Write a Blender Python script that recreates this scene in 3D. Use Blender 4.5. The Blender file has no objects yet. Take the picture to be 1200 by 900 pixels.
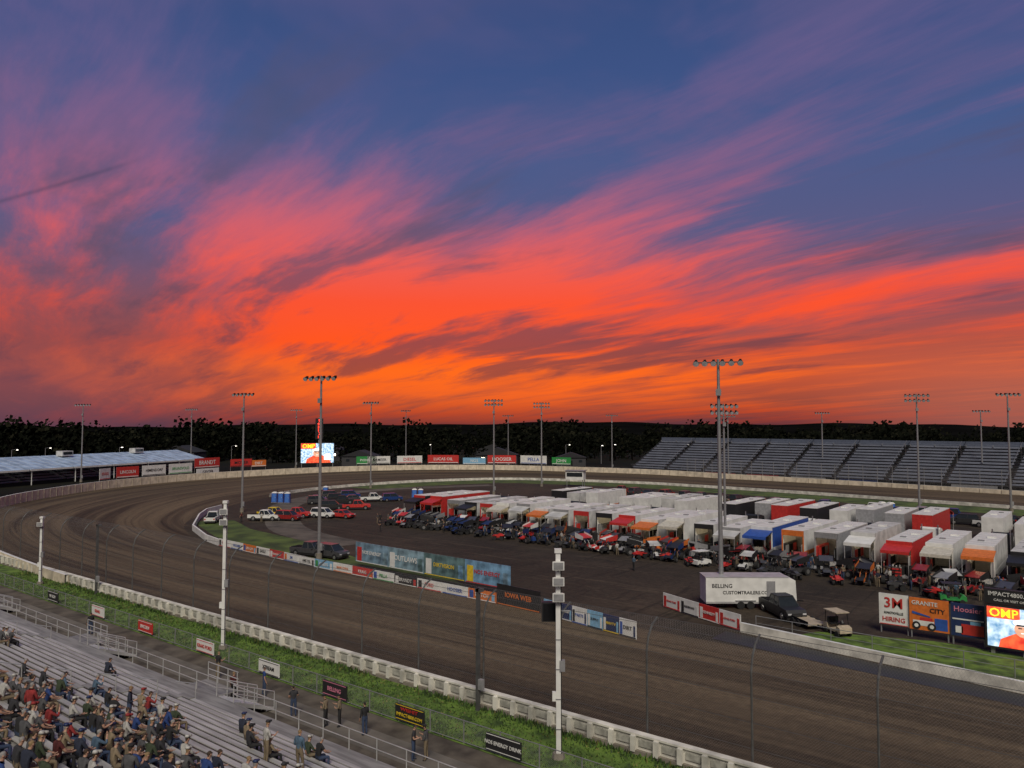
import bpy, math, random
from math import *
from mathutils import Vector, Matrix
R=random.Random(11)
S=bpy.context.scene
YAW=radians(38.26)
# ------------------------------------------------------------------ camera
cd=bpy.data.cameras.new("camera"); cam=bpy.data.objects.new("camera",cd); S.collection.objects.link(cam)
cam.location=(0,0,17); cam.rotation_euler=(radians(93.053),0,YAW); cd.sensor_width=36; cd.lens=27; cd.clip_end=9000; S.camera=cam
S.view_settings.view_transform='Standard'
# ------------------------------------------------------------------ sky
w=bpy.data.worlds.new("World"); S.world=w; w.use_nodes=True; nt=w.node_tree; nt.nodes.clear()
def L(a,b): nt.links.new(a,b)
def m(op,a,b=None,c=None,clamp=False):
    n=nt.nodes.new("ShaderNodeMath"); n.operation=op; n.use_clamp=clamp
    for i,v in enumerate((a,b,c)):
        if v is None: continue
        if isinstance(v,(int,float)): n.inputs[i].default_value=v
        else: L(v,n.inputs[i])
    return n.outputs[0]
def add(*a):
    r=a[0]
    for k in a[1:]: r=m('ADD',r,k)
    return r
def mul(a,b): return m('MULTIPLY',a,b)
def gauss(x,c,s):
    d=m('DIVIDE',m('SUBTRACT',x,c),s); return m('EXPONENT',mul(mul(d,d),-1.0))
def sstep(x,a,b):
    n=nt.nodes.new("ShaderNodeMapRange"); n.interpolation_type='SMOOTHSTEP'
    L(x,n.inputs[0]); n.inputs[1].default_value=a; n.inputs[2].default_value=b; return n.outputs[0]
def noise(x,y,z,scale,detail=5,rough=.55,dist=0.0):
    c=nt.nodes.new("ShaderNodeCombineXYZ")
    for i,v in enumerate((x,y,z)):
        if isinstance(v,(int,float)): c.inputs[i].default_value=v
        else: L(v,c.inputs[i])
    n=nt.nodes.new("ShaderNodeTexNoise"); L(c.outputs[0],n.inputs['Vector']); n.inputs['Scale'].default_value=scale
    n.inputs['Detail'].default_value=detail; n.inputs['Roughness'].default_value=rough; n.inputs['Distortion'].default_value=dist
    return n.outputs[0]
def lin(c): return tuple(((v/255)/12.92 if v/255<=.04045 else ((v/255+.055)/1.055)**2.4) for v in c)+(1,)
def ramp(x,stops):
    n=nt.nodes.new("ShaderNodeValToRGB"); L(x,n.inputs[0]); cr=n.color_ramp
    while len(cr.elements)<len(stops): cr.elements.new(.5)
    for i,(p,c) in enumerate(stops): cr.elements[i].position=p/40; cr.elements[i].color=lin(c)
    return n.outputs[0]
def mix(f,a,b,bt='MIX'):
    n=nt.nodes.new("ShaderNodeMix"); n.data_type='RGBA'; n.blend_type=bt
    if isinstance(f,(int,float)): n.inputs[0].default_value=f
    else: L(f,n.inputs[0])
    for i,v in ((6,a),(7,b)):
        if isinstance(v,tuple): n.inputs[i].default_value=v
        else: L(v,n.inputs[i])
    return n.outputs[2]
tc=nt.nodes.new("ShaderNodeTexCoord"); mp=nt.nodes.new("ShaderNodeMapping"); mp.inputs['Rotation'].default_value=(0,0,-YAW)
L(tc.outputs['Generated'],mp.inputs[0])
sp=nt.nodes.new("ShaderNodeSeparateXYZ"); L(mp.outputs[0],sp.inputs[0])
X,Y,Z=sp.outputs
el=mul(m('ARCSINE',Z),57.2958); az=mul(m('ARCTAN2',X,Y),57.2958)
zc=m('ADD',m('MAXIMUM',Z,0.0),.10)
px=m('DIVIDE',X,zc); py=m('DIVIDE',Y,zc)
warp=noise(px,py,3.7,.4,2,.5)
c=add(mul(px,.8),mul(py,.6),mul(m('SUBTRACT',warp,.5),.7)); a=add(mul(px,-.6),mul(py,.8))
n1=noise(mul(c,1.1),mul(a,.30),0.3,1.15,6,.6,.12)
n2=noise(mul(c,2.4),mul(a,.45),5.1,1.5,7,.66,.2)
n3=noise(mul(c,1.5),mul(a,.42),14.4,1.15,6,.6,.2)
n4=noise(mul(az,.05),mul(el,.11),2.2,1.0,4,.55,.3)
e01=m('DIVIDE',el,40.0,clamp=True)
def blob(a0,e0,sa,se,slope=0.0):
    e_=m('SUBTRACT',el,mul(m('SUBTRACT',az,a0),slope)) if slope else el
    return mul(gauss(az,a0,sa),gauss(e_,e0,se))
# warm mass over the sunset point, a plume rising to the upper left, a long band to the right
bias=add(mul(blob(-5,6,17,6),.23),mul(blob(-12,14,9,6),.11),mul(blob(3,12,11,4,.45),.13),mul(blob(26,9.5,16,1.6,.17),.17),
   mul(blob(28,15,12,3.2,.1),-.12),mul(blob(-30,9,10,7),-.05),mul(sstep(el,12.0,27.0),-.09),mul(m('SUBTRACT',n4,.5),.30),-.02)
lit=sstep(add(mul(n1,.52),mul(n2,.48),bias),.39,.67)
lit_c=ramp(e01,[(0,(120,52,50)),(.8,(180,66,42)),(2.2,(242,98,36)),(4.0,(255,104,28)),(6,(255,84,30)),(9,(250,82,50)),(12,(236,92,84)),(15.5,(200,98,116)),(19,(158,100,134)),(24,(124,98,142)),(32,(98,94,144))])
drk_c=ramp(e01,[(0,(84,50,62)),(1.5,(146,70,58)),(3.5,(198,84,52)),(5.5,(176,78,64)),(8,(134,80,92)),(11,(108,86,116)),(14,(88,90,132)),(19,(70,90,138)),(25,(60,82,132)),(32,(52,74,122))])
col=mix(lit,drk_c,lit_c)
g_=add(n3,mul(blob(-14,5.2,5,1.3,.05),.13),mul(blob(5,7.0,7,1.0,.18),.10),mul(blob(-30,7,9,5),.05),mul(blob(12,13,8,2,.3),.07),mul(blob(-31,16,8,6),.07))
gm=mul(sstep(g_,.50,.65),mul(sstep(el,1.5,4.0),.78))
grey=ramp(e01,[(0,(74,50,64)),(4,(118,62,66)),(7,(100,68,82)),(12,(94,80,106)),(20,(80,84,120)),(30,(66,78,118))])
col=mix(gm,col,grey)
veil=mul(mul(sstep(n4,.38,.68),sstep(el,11.0,20.0)),.5); col=mix(veil,col,lin((96,90,134)))
left=mul(sstep(az,-13.0,-33.0),sstep(el,12.0,2.0)); col=mix(mul(left,.66),col,lin((96,68,86)))
right=mul(sstep(az,18.0,34.0),sstep(el,8.0,1.0)); col=mix(mul(right,.6),col,lin((180,104,88)))
ct=mul(mul(gauss(m('SUBTRACT',el,m('ADD',mul(az,.48),30.08)),0.0,.15),sstep(az,-25.5,-29.0)),.45); col=mix(ct,col,lin((62,66,96)))
back=sstep(m('ABSOLUTE',az),55.0,110.0); col=mix(mul(back,.85),col,lin((64,66,84)))
bg=nt.nodes.new("ShaderNodeBackground"); L(col,bg.inputs[0]); bg.inputs[1].default_value=1
sk=nt.nodes.new("ShaderNodeTexSky"); sk.sky_type='NISHITA'; sk.sun_disc=False; sk.sun_elevation=radians(1); sk.sun_rotation=-YAW
bg2=nt.nodes.new("ShaderNodeBackground"); L(sk.outputs[0],bg2.inputs[0]); bg2.inputs[1].default_value=.0015
ad=nt.nodes.new("ShaderNodeAddShader"); L(bg.outputs[0],ad.inputs[0]); L(bg2.outputs[0],ad.inputs[1])
out=nt.nodes.new("ShaderNodeOutputWorld"); L(ad.outputs[0],out.inputs[0])
# fill for unseen stand flood lights behind the viewpoint: one broad soft sun lamp
sd=bpy.data.lights.new("stand_flood","SUN"); stand_flood=bpy.data.objects.new("stand_flood",sd); S.collection.objects.link(stand_flood)
sd.energy=2.55; sd.angle=radians(25); sd.color=(1,.92,.78)
stand_flood.rotation_euler=(radians(45),0,radians(42)); stand_flood.location=(0,-20,60)
# ------------------------------------------------------------------ materials
_m={}
def M(name,col,rough=.7,var=.15,scale=3,metal=0,emit=0,bump=0,col2=None,stretch=(1,1,1),lo=.35,hi=.65,detail=4,spec=.5):
    if name in _m: return _m[name]
    mt=bpy.data.materials.new(name); mt.use_nodes=True; t=mt.node_tree; p=t.nodes["Principled BSDF"]
    tcn=t.nodes.new("ShaderNodeTexCoord"); mpn=t.nodes.new("ShaderNodeMapping"); mpn.inputs['Scale'].default_value=stretch
    t.links.new(tcn.outputs['Object'],mpn.inputs[0])
    nz=t.nodes.new("ShaderNodeTexNoise"); t.links.new(mpn.outputs[0],nz.inputs['Vector']); nz.inputs['Scale'].default_value=scale; nz.inputs['Detail'].default_value=detail
    mr=t.nodes.new("ShaderNodeMapRange"); t.links.new(nz.outputs[0],mr.inputs[0]); mr.inputs[1].default_value=lo; mr.inputs[2].default_value=hi
    mx=t.nodes.new("ShaderNodeMix"); mx.data_type='RGBA'; t.links.new(mr.outputs[0],mx.inputs[0])
    mx.inputs[6].default_value=tuple(v*(1-var) for v in col)+(1,)
    mx.inputs[7].default_value=tuple(col2 or [min(1,v*(1+var)) for v in col])+(1,)
    t.links.new(mx.outputs[2],p.inputs['Base Color'])
    p.inputs['Roughness'].default_value=rough; p.inputs['Metallic'].default_value=metal; p.inputs['Specular IOR Level'].default_value=spec
    if emit: t.links.new(mx.outputs[2],p.inputs['Emission Color']); p.inputs['Emission Strength'].default_value=emit
    if bump:
        b=t.nodes.new("ShaderNodeBump"); b.inputs['Strength'].default_value=bump; b.inputs['Distance'].default_value=.1; t.links.new(nz.outputs[0],b.inputs['Height']); t.links.new(b.outputs[0],p.inputs['Normal'])
    _m[name]=mt; return mt
white=M("white_paint",(.70,.70,.68),.5,.10,1.2,detail=6); offw=M("cream_concrete",(.62,.54,.42),.8,.2,.8)
black=M("black_paint",(.02,.02,.022),.5); red=M("red_paint",(.50,.035,.03),.45); blue=M("blue_paint",(.03,.09,.36),.45)
orange=M("orange_paint",(.62,.16,.03),.5); yellow=M("yellow_paint",(.7,.5,.03),.5); green=M("green_paint",(.03,.26,.06),.5)
grey=M("grey_paint",(.24,.24,.25),.5); navy=M("navy_paint",(.015,.03,.10),.5); sky_b=M("light_blue_paint",(.2,.42,.62),.5); pink=M("pink_paint",(.6,.2,.3),.5)
alu=M("aluminium",(.50,.50,.50),.45,.12,1.5,metal=.35); alud=M("weathered_aluminium",(.26,.27,.31),.6,.15,.7,metal=.2)
steel=M("galvanised_steel",(.27,.27,.28),.5,.1,4,metal=.4); dark=M("dark_void",(.012,.012,.014),.9,spec=.1)
rubber=M("tyre_rubber",(.015,.015,.016),.85); glass=M("vehicle_glass",(.02,.025,.03),.08,.1); chrome=M("bare_metal",(.5,.5,.5),.3,metal=.8)
conc=M("concrete",(.20,.175,.145),.9,.25,.5); tan=M("tan_cloth",(.42,.35,.26),.8)
lamp_warm=M("lamp_warm",(1,.80,.5),.5,0,emit=7); lamp_white=M("lamp_white",(1,.93,.8),.5,0,emit=6); headoff=M("floodlight_lens",(.5,.5,.52),.2)
tail=M("tail_lamp",(.5,.02,.02),.3)
# ------------------------------------------------------------------ mesh builder
class B:
    def __init__(s): s.v=[];s.f=[];s.i=[];s.mats=[]
    def mi(s,mat):
        if mat not in s.mats: s.mats.append(mat)
        return s.mats.index(mat)
    def poly(s,pts,mat):
        k=len(s.v); s.v+= [tuple(p) for p in pts]; s.f.append(tuple(range(k,k+len(pts)))); s.i.append(s.mi(mat))
    def hexa(s,p,mat):
        k=len(s.v); s.v+=[tuple(q) for q in p]; j=s.mi(mat)
        for f in ((3,2,1,0),(4,5,6,7),(0,1,5,4),(1,2,6,5),(2,3,7,6),(3,0,4,7)):
            s.f.append(tuple(k+q for q in f)); s.i.append(j)
    def box(s,c,d,mat,rz=0,rx=0,ry=0):
        hx,hy,hz=d[0]/2,d[1]/2,d[2]/2
        p=[Vector(q) for q in ((-hx,-hy,-hz),(hx,-hy,-hz),(hx,hy,-hz),(-hx,hy,-hz),(-hx,-hy,hz),(hx,-hy,hz),(hx,hy,hz),(-hx,hy,hz))]
        if rz or rx or ry:
            mt=Matrix.Rotation(rz,3,'Z')@Matrix.Rotation(ry,3,'Y')@Matrix.Rotation(rx,3,'X'); p=[mt@q for q in p]
        s.hexa([(q.x+c[0],q.y+c[1],q.z+c[2]) for q in p],mat)
    def taper(s,c,b,t,z0,z1,mat,off=(0,0)):
        x,y=c
        s.hexa([(x-b[0]/2,y-b[1]/2,z0),(x+b[0]/2,y-b[1]/2,z0),(x+b[0]/2,y+b[1]/2,z0),(x-b[0]/2,y+b[1]/2,z0),
                (x+off[0]-t[0]/2,y+off[1]-t[1]/2,z1),(x+off[0]+t[0]/2,y+off[1]-t[1]/2,z1),(x+off[0]+t[0]/2,y+off[1]+t[1]/2,z1),(x+off[0]-t[0]/2,y+off[1]+t[1]/2,z1)],mat)
    def cyl(s,p0,p1,r0,r1=None,n=8,mat=None,caps=True):
        r1=r0 if r1 is None else r1; a_=Vector(p0);b_=Vector(p1); d=(b_-a_).normalized(); u=d.orthogonal().normalized(); v=d.cross(u)
        k=len(s.v); j=s.mi(mat)
        for q,r in ((a_,r0),(b_,r1)):
            for i in range(n):
                t=2*pi*i/n; o=q+u*cos(t)*r+v*sin(t)*r; s.v.append((o.x,o.y,o.z))
        for i in range(n): s.f.append((k+i,k+(i+1)%n,k+n+(i+1)%n,k+n+i)); s.i.append(j)
        if caps: s.f.append(tuple(range(k+n-1,k-1,-1))); s.i.append(j); s.f.append(tuple(range(k+n,k+2*n))); s.i.append(j)
    def prism(s,pr,y0,y1,mat,inset=None):
        n=len(pr); k=len(s.v); j=s.mi(mat)
        for y in (y0,y1):
            for (x,z) in pr: s.v.append((x,y,z))
        for i in range(n): s.f.append((k+i,k+(i+1)%n,k+n+(i+1)%n,k+n+i)); s.i.append(j)
        s.f.append(tuple(range(k+n-1,k-1,-1))); s.i.append(j); s.f.append(tuple(range(k+n,k+2*n))); s.i.append(j)
    def mesh(s,name,smooth=False):
        me=bpy.data.meshes.new(name); me.from_pydata(s.v,[],s.f)
        for mt in s.mats: me.materials.append(mt)
        me.polygons.foreach_set("material_index",s.i)
        if smooth: me.polygons.foreach_set("use_smooth",[True]*len(s.f))
        me.update(); return me
    def obj(s,name,loc=(0,0,0),rz=0,parent=None,smooth=False,bevel=0):
        return place(s.mesh(name,smooth),name,loc,rz,parent,bevel)
def place(me,name,loc=(0,0,0),rz=0,parent=None,bevel=0,scale=None):
    o=bpy.data.objects.new(name,me); S.collection.objects.link(o); o.location=loc; o.rotation_euler=(0,0,rz)
    if parent: o.parent=parent
    if scale: o.scale=scale
    if bevel:
        b=o.modifiers.new("bevel","BEVEL"); b.width=bevel; b.segments=2; b.limit_method='ANGLE'
    return o
def text(s,size,loc,mat,parent,name="lettering",sx=1,rz=0,italic=0):
    cu=bpy.data.curves.new(name,'FONT'); cu.body=s; cu.size=size; cu.extrude=.008; cu.align_x='CENTER'; cu.align_y='CENTER'; cu.resolution_u=2; cu.shear=italic; cu.offset=size*.012
    o=bpy.data.objects.new("tmp",cu); S.collection.objects.link(o); dg=bpy.context.evaluated_depsgraph_get()
    me=bpy.data.meshes.new_from_object(o.evaluated_get(dg)); bpy.data.objects.remove(o)
    me.materials.clear(); me.materials.append(mat)
    q=bpy.data.objects.new(name,me); S.collection.objects.link(q); q.parent=parent; q.location=loc; q.rotation_euler=(pi/2,0,rz); q.scale=(sx,1,1); return q
def catmull(P,n=10):
    o=[]; Q=[P[0]]+list(P)+[P[-1]]
    for i in range(1,len(Q)-2):
        for k in range(n):
            t=k/n; o.append(tuple(.5*((2*b)+(-a_+c_)*t+(2*a_-5*b+4*c_-d)*t*t+(-a_+3*b-3*c_+d)*t**3) for a_,b,c_,d in zip(Q[i-1],Q[i],Q[i+1],Q[i+2])))
    o.append(tuple(P[-1])); return o
# ------------------------------------------------------------------ ground sheets
gb=B(); gmat=M("unlit_field",(.008,.010,.007),.95,.4,.02,col2=(.016,.016,.010),spec=.1); gb.poly([(-4500,-3500,-.06),(4500,-3500,-.06),(4500,5500,-.06),(-4500,5500,-.06)],gmat); gb.obj("ground")  # near-black colour stands in for ground the flood lights do not reach
OUT=[(120,36,0,1),(60,36,0,1),(0,36,0,1),(-60,36,0,1),(-95,36,.1,1.0),(-125,38,.4,1.3),(-150,44.5,.8,1.7),(-170,56,1.0,2.0),(-188,73,1,2),(-203,95,1,2),(-212,126,1,1.9),(-208,165,1.2,1.8),(-192,193,1.3,1.7),(-165,211,1.3,1.7),(-121,220,1.3,1.6),(-91,220,1,1.5),(-57,217,1,1.2),(-17,210,1,1),(40,199,.8,1),(100,187,.8,1)]
INN=[(120,58),(60,58),(0,58),(-60,58),(-92,59),(-112,63),(-127,70),(-138,80),(-148,92),(-158,108),(-165,126),(-166,150),(-160,172),(-146,189),(-112,197.5),(-90,197),(-57,193),(-17,186),(40,175),(100,163)]
OS=catmull(OUT,10); IS=catmull(INN,10)
def dirt_material(name,use_uv,cols,gs=1.0):
    mt=bpy.data.materials.new(name); mt.use_nodes=True; t=mt.node_tree; p=t.nodes["Principled BSDF"]; K=t.links.new
    if use_uv: src=t.nodes.new("ShaderNodeUVMap").outputs[0]
    else: src=t.nodes.new("ShaderNodeTexCoord").outputs['Object']
    def nz(sc,scale,det,rough=.6,dist=0,rot=0):
        mpn=t.nodes.new("ShaderNodeMapping"); mpn.inputs['Scale'].default_value=sc; mpn.inputs['Rotation'].default_value=(0,0,rot); K(src,mpn.inputs[0])
        n=t.nodes.new("ShaderNodeTexNoise"); K(mpn.outputs[0],n.inputs['Vector']); n.inputs['Scale'].default_value=scale; n.inputs['Detail'].default_value=det; n.inputs['Roughness'].default_value=rough; n.inputs['Distortion'].default_value=dist; return n.outputs[0]
    def mr(x,a_,b_,c_=0,d_=1):
        n=t.nodes.new("ShaderNodeMapRange"); K(x,n.inputs[0]); n.inputs[1].default_value=a_; n.inputs[2].default_value=b_; n.inputs[3].default_value=c_; n.inputs[4].default_value=d_; return n.outputs[0]
    def mx(f,a_,b_,bt='MIX'):
        n=t.nodes.new("ShaderNodeMix"); n.data_type='RGBA'; n.blend_type=bt
        if isinstance(f,float): n.inputs[0].default_value=f
        else: K(f,n.inputs[0])
        for i,v in ((6,a_),(7,b_)):
            if isinstance(v,tuple): n.inputs[i].default_value=v+(1,)
            else: K(v,n.inputs[i])
        return n.outputs[2]
    c0,c1,c2,c3=cols
    if use_uv:
        base=mx(mr(nz((.16,.014,1),1,5,.6,.6),.40,.60),c0,c1)
        big=mr(nz((.30,.008,1),1,3,.5,.4,.012),.47,.66,0,.85); base=mx(big,base,c2)
        g1=mr(nz((.9,.010,1),1,5,.66,.35,-.006),.48,.64,0,.55); base=mx(g1,base,c2)
        g2=mr(nz((1.5,.014,1),1,5,.68,.3,.008),.52,.64,0,.7); base=mx(g2,base,c3)
        g3=mr(nz((4,.05,1),1,3,.7),.54,.62,0,.25); base=mx(g3,base,c2)
    else:
        base=mx(mr(nz((1,1,1),.05,6,.65,.6),.40,.62),c0,c1)
        g1=mr(nz((.06,.8,1),1,5,.7,1.2,.12),.54,.62,0,.6); base=mx(g1,base,c2)
        g2=mr(nz((.5,.05,1),1,5,.7,1.5,.5),.55,.62,0,.6); base=mx(g2,base,c3)
    fine=nz((1,1,1),1.7*gs,9,.75); base=mx(.8,base,mr(fine,.25,.75,.35,1.45),'MULTIPLY')
    K(base,p.inputs['Base Color']); p.inputs['Roughness'].default_value=.85; p.inputs['Specular IOR Level'].default_value=.2
    b=t.nodes.new("ShaderNodeBump"); b.inputs['Strength'].default_value=.6; b.inputs['Distance'].default_value=.12; K(fine,b.inputs['Height']); K(b.outputs[0],p.inputs['Normal'])
    return mt
clay=dirt_material("clay_track",True,((.050,.035,.023),(.092,.066,.042),(.160,.116,.072),(.025,.018,.013)))
pit=dirt_material("pit_dirt",False,((.036,.028,.021),(.062,.047,.034),(.098,.075,.052),(.022,.018,.014)))
def ribbon(name,A,Bp,mat,nx,zf):
    me=bpy.data.meshes.new(name); v=[];uvs=[];f=[]; dist=0
    for i,(a_,b_) in enumerate(zip(A,Bp)):
        if i: dist+=hypot((a_[0]+b_[0]-A[i-1][0]-Bp[i-1][0])/2,(a_[1]+b_[1]-A[i-1][1]-Bp[i-1][1])/2)
        wd=hypot(a_[0]-b_[0],a_[1]-b_[1])
        for k in range(nx+1):
            t=k/nx; v.append((a_[0]+(b_[0]-a_[0])*t,a_[1]+(b_[1]-a_[1])*t,zf(a_,t))); uvs.append((24*t*(.6+.4*wd/24),dist))
    for i in range(len(A)-1):
        for k in range(nx): q=i*(nx+1)+k; f.append((q,q+nx+1,q+nx+2,q+1))
    me.from_pydata(v,[],f); me.materials.append(mat); ul=me.uv_layers.new(name="UVMap")
    for l in me.loops: ul.data[l.index].uv=uvs[l.vertex_index]
    me.polygons.foreach_set("use_smooth",[True]*len(f)); me.update()
    return place(me,name)
ribbon("dirt_race_track",OS,IS,clay,10,lambda a_,t:a_[2]*(1-t)**1.6+.01)
ib=B(); ib.poly([(x,y,.0) for x,y in IS]+[(120,163,0)],pit); ib.obj("infield_pit_ground")
grassm=M("grass",(.055,.105,.018),.9,.45,.9,bump=.5,col2=(.125,.205,.028),detail=10,lo=.36,hi=.60)
grassd=M("infield_grass",(.045,.075,.016),.9,.4,.3,col2=(.095,.14,.026),detail=8)
def sheet(name,pts,z,mat):
    b=B(); b.poly([(x,y,z) for x,y in pts],mat); return b.obj(name)
sheet("grass_strip",[(-150,31.2),(90,31.2),(90,36),(-100,36),(-125,37.4),(-150,44)],.03,grassm)
walk=M("gravel_walkway",(.070,.056,.042),.95,.3,.7,bump=.3,col2=(.125,.105,.08),detail=9)
sheet("concourse_walkway",[(-160,20),(90,20),(90,31.2),(-160,31.2)],.015,walk)
sheet("paved_path",[(-160,27.6),(90,27.6),(90,29.6),(-160,29.6)],.03,M("worn_concrete_path",(.13,.115,.095),.9,.25,.6,detail=8))
bg1=[(x,y) for x,y in IS[105:190]]
def off_in(P_,d):
    o=[]
    for i in range(len(P_)):
        a_=P_[max(0,i-1)];b_=P_[min(len(P_)-1,i+1)]; tx,ty=b_[0]-a_[0],b_[1]-a_[1]; l=hypot(tx,ty); o.append((P_[i][0]+ty/l*d,P_[i][1]-tx/l*d))
    return o
def edge_ribbon(name,P_,d0,d1,z,mat):
    A=off_in(P_,d0);C=off_in(P_,d1); b=B()
    for i in range(len(A)-1): b.poly([(A[i][0],A[i][1],z),(A[i+1][0],A[i+1][1],z),(C[i+1][0],C[i+1][1],z),(C[i][0],C[i][1],z)],mat)
    return b.obj(name)
edge_ribbon("infield_grass_strip",bg1,1.0,13,.012,grassd)
sheet("infield_grass",[(-128,72),(-108,64.5),(-92,60.5),(-58,59),(-50,59.5),(-60,64),(-78,66),(-92,70),(-112,73),(-125,78)],.014,grassd)
sheet("infield_grass",[(-22,61.7),(-5,60),(60,58.7),(60,70),(-3,68.5),(-12,68.8),(-20,66)],.014,grassm)
sheet("pit_lane",[(-26,58.6),(-5,56.2),(60,54.5),(60,57.2),(-5,58.6),(-26,61.4)],.03,M("wet_asphalt",(.012,.012,.014),.45,.3,.4))
road=catmull([(-86,72),(-105,76),(-122,86),(-138,98),(-150,116),(-152,140),(-140,168)],8)
edge_ribbon("infield_road",road,-3,3,.018,M("compacted_gravel",(.085,.073,.06),.95,.3,.3,col2=(.13,.11,.09),detail=8))
ob=B(); O2=OS[45:]; A=off_in([(p[0],p[1]) for p in O2],-.3); C=off_in([(p[0],p[1]) for p in O2],-13)
bm_=M("berm_grass",(.014,.018,.009),.95,.4,.2,spec=.1)
for i in range(len(A)-1): ob.poly([(A[i][0],A[i][1],O2[i][2]),(C[i][0],C[i][1],-.03),(C[i+1][0],C[i+1][1],-.03),(A[i+1][0],A[i+1][1],O2[i+1][2])],bm_)
ob.obj("track_embankment")
tb=B(); tm1=M("weed_leaf",(.08,.15,.022),.8,.4,2); tm2=M("dark_weed_leaf",(.03,.06,.013),.8,.4,2); tm3=M("dry_weed_leaf",(.15,.14,.04),.8,.3,2)
for i in range(26000):
    x=R.uniform(-100,12); dens=sin(x*.7)+sin(x*.23+1)+R.uniform(-1.2,1.2)
    wall=i%3==0 and dens>.0
    y=35.8-abs(R.gauss(0,.3)) if wall else R.uniform(31.3,35.7); h=R.uniform(.04,.15) if not wall else R.uniform(.08,.36)
    an=R.uniform(0,pi); d=.04+h*.12; tb.poly([(x-d*cos(an),y-d*sin(an),.03),(x+d*cos(an),y+d*sin(an),.03),(x+R.uniform(-.12,.12),y+R.uniform(-.12,.12),.03+h)],tm2 if R.random()<(.55 if wall else .25) else (tm3 if R.random()<.12 else tm1))
tb.obj("grass_tufts")
# ------------------------------------------------------------------ walls
def wallstrip(name,P_,th,mat,capm=None):
    b=B(); n=len(P_); xy=[(p[0],p[1]) for p in P_]; A=off_in(xy,0); C=off_in(xy,-th)
    for i in range(n-1):
        z0,z1=P_[i][2],P_[i+1][2]; h0,h1=P_[i][3],P_[i+1][3]
        a0,a1,c0,c1=A[i],A[i+1],C[i],C[i+1]
        b.poly([(*a0,z0-.3),(*a1,z1-.3),(*a1,z1+h1),(*a0,z0+h0)],mat)
        b.poly([(*c1,z1-.3),(*c0,z0-.3),(*c0,z0+h0),(*c1,z1+h1)],mat)
        b.poly([(*a0,z0+h0),(*a1,z1+h1),(*c1,z1+h1),(*c0,z0+h0)],capm or mat)
    return b
tw=wallstrip("w",OS[38:],.35,offw,white)
O3=OS[38:]
for i in range(0,len(O3)-1):
    p,q=O3[i],O3[i+1]; ln=hypot(q[0]-p[0],q[1]-p[1]); k=max(1,int(ln/2.6)); an=atan2(q[1]-p[1],q[0]-p[0])
    for j in range(k):
        t=j/k; x=p[0]+(q[0]-p[0])*t; y=p[1]+(q[1]-p[1])*t; z=p[2]+(q[2]-p[2])*t; h=p[3]+(q[3]-p[3])*t
        tw.box((x+sin(an)*.04,y-cos(an)*.04,z+h/2-.05),(.14,.10,h-.1),M("wall_joint",(.42,.36,.28),.8,.2),rz=an)
tw.obj("turn_retaining_wall")
fb=B()
wmat=M("weathered_white_wall",(.60,.58,.52),.7,.30,.9,detail=8,bump=.1)
fb.box((-20,36.12,.5),(190,.22,.92),wmat); fb.box((-20,36.1,1.0),(190,.42,.1),wmat)
fb.box((-20,35.9,.12),(190,.2,.24),conc)
x=-114
while x<70:
    fb.box((x,35.86,.56),(.26,.26,.78),wmat); fb.box((x+.66,35.965,.62),(.78,.08,.34),M("wall_recess_shade",(.36,.35,.31),.8,.25)); x+=1.32  # grey panel paints the shade of a recess between the posts
fb.obj("front_straight_wall")
def mesh_material(name,col,sp_,wdt,ax=('X','Z')):
    mt=bpy.data.materials.new(name); mt.use_nodes=True; t=mt.node_tree; p=t.nodes["Principled BSDF"]; K=t.links.new
    p.inputs['Base Color'].default_value=col+(1,); p.inputs['Roughness'].default_value=.6
    tcn=t.nodes.new("ShaderNodeTexCoord"); s_=t.nodes.new("ShaderNodeSeparateXYZ"); K(tcn.outputs['Object'],s_.inputs[0])
    def mm(op,a_,b_=None):
        n=t.nodes.new("ShaderNodeMath"); n.operation=op
        for i,v in enumerate((a_,b_)):
            if v is None: continue
            if isinstance(v,(int,float)): n.inputs[i].default_value=v
            else: K(v,n.inputs[i])
        return n.outputs[0]
    u=mm('ADD',s_.outputs[ax[0]],s_.outputs[ax[1]]); v=mm('SUBTRACT',s_.outputs[ax[0]],s_.outputs[ax[1]])
    g=mm('MAXIMUM',mm('LESS_THAN',mm('FRACT',mm('DIVIDE',u,sp_)),wdt),mm('LESS_THAN',mm('FRACT',mm('DIVIDE',v,sp_)),wdt))
    tr=t.nodes.new("ShaderNodeBsdfTransparent"); mxs=t.nodes.new("ShaderNodeMixShader"); K(g,mxs.inputs[0]); K(tr.outputs[0],mxs.inputs[1]); K(p.outputs[0],mxs.inputs[2])
    K(mxs.outputs[0],t.nodes["Material Output"].inputs[0]); return mt
wire=mesh_material("woven_wire",(.22,.21,.20),.14,.045); chain=mesh_material("chain_link",(.35,.35,.35),.09,.06)
cf=B(); prof=[(36.5,1.0),(36.5,5.2),(36.7,5.9),(37.1,6.4),(37.7,6.7)]
fsteel=M("fence_post_steel",(.10,.10,.10),.6,.2,metal=.3)
x=-115.0
while x<45:
    pts=[(36.5,0)]+prof[1:]
    for (y0,z0),(y1,z1) in zip(pts[:-1],pts[1:]): cf.cyl((x,y0,z0),(x,y1,z1),.06,.055,6,fsteel)
    x+=5.6
for (y0,z0),(y1,z1) in zip(prof[:-1],prof[1:]): cf.poly([(-115,y0,z0),(45,y0,z0),(45,y1,z1),(-115,y1,z1)],wire)
for y,z in [(36.5,1.6),(36.5,2.8),(36.5,4.0),(36.5,5.2),(37.1,6.4),(37.7,6.7)]: cf.cyl((-115,y,z),(45,y,z),.014,.014,4,fsteel)
cf.obj("catch_fence")
bf=B()
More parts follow.
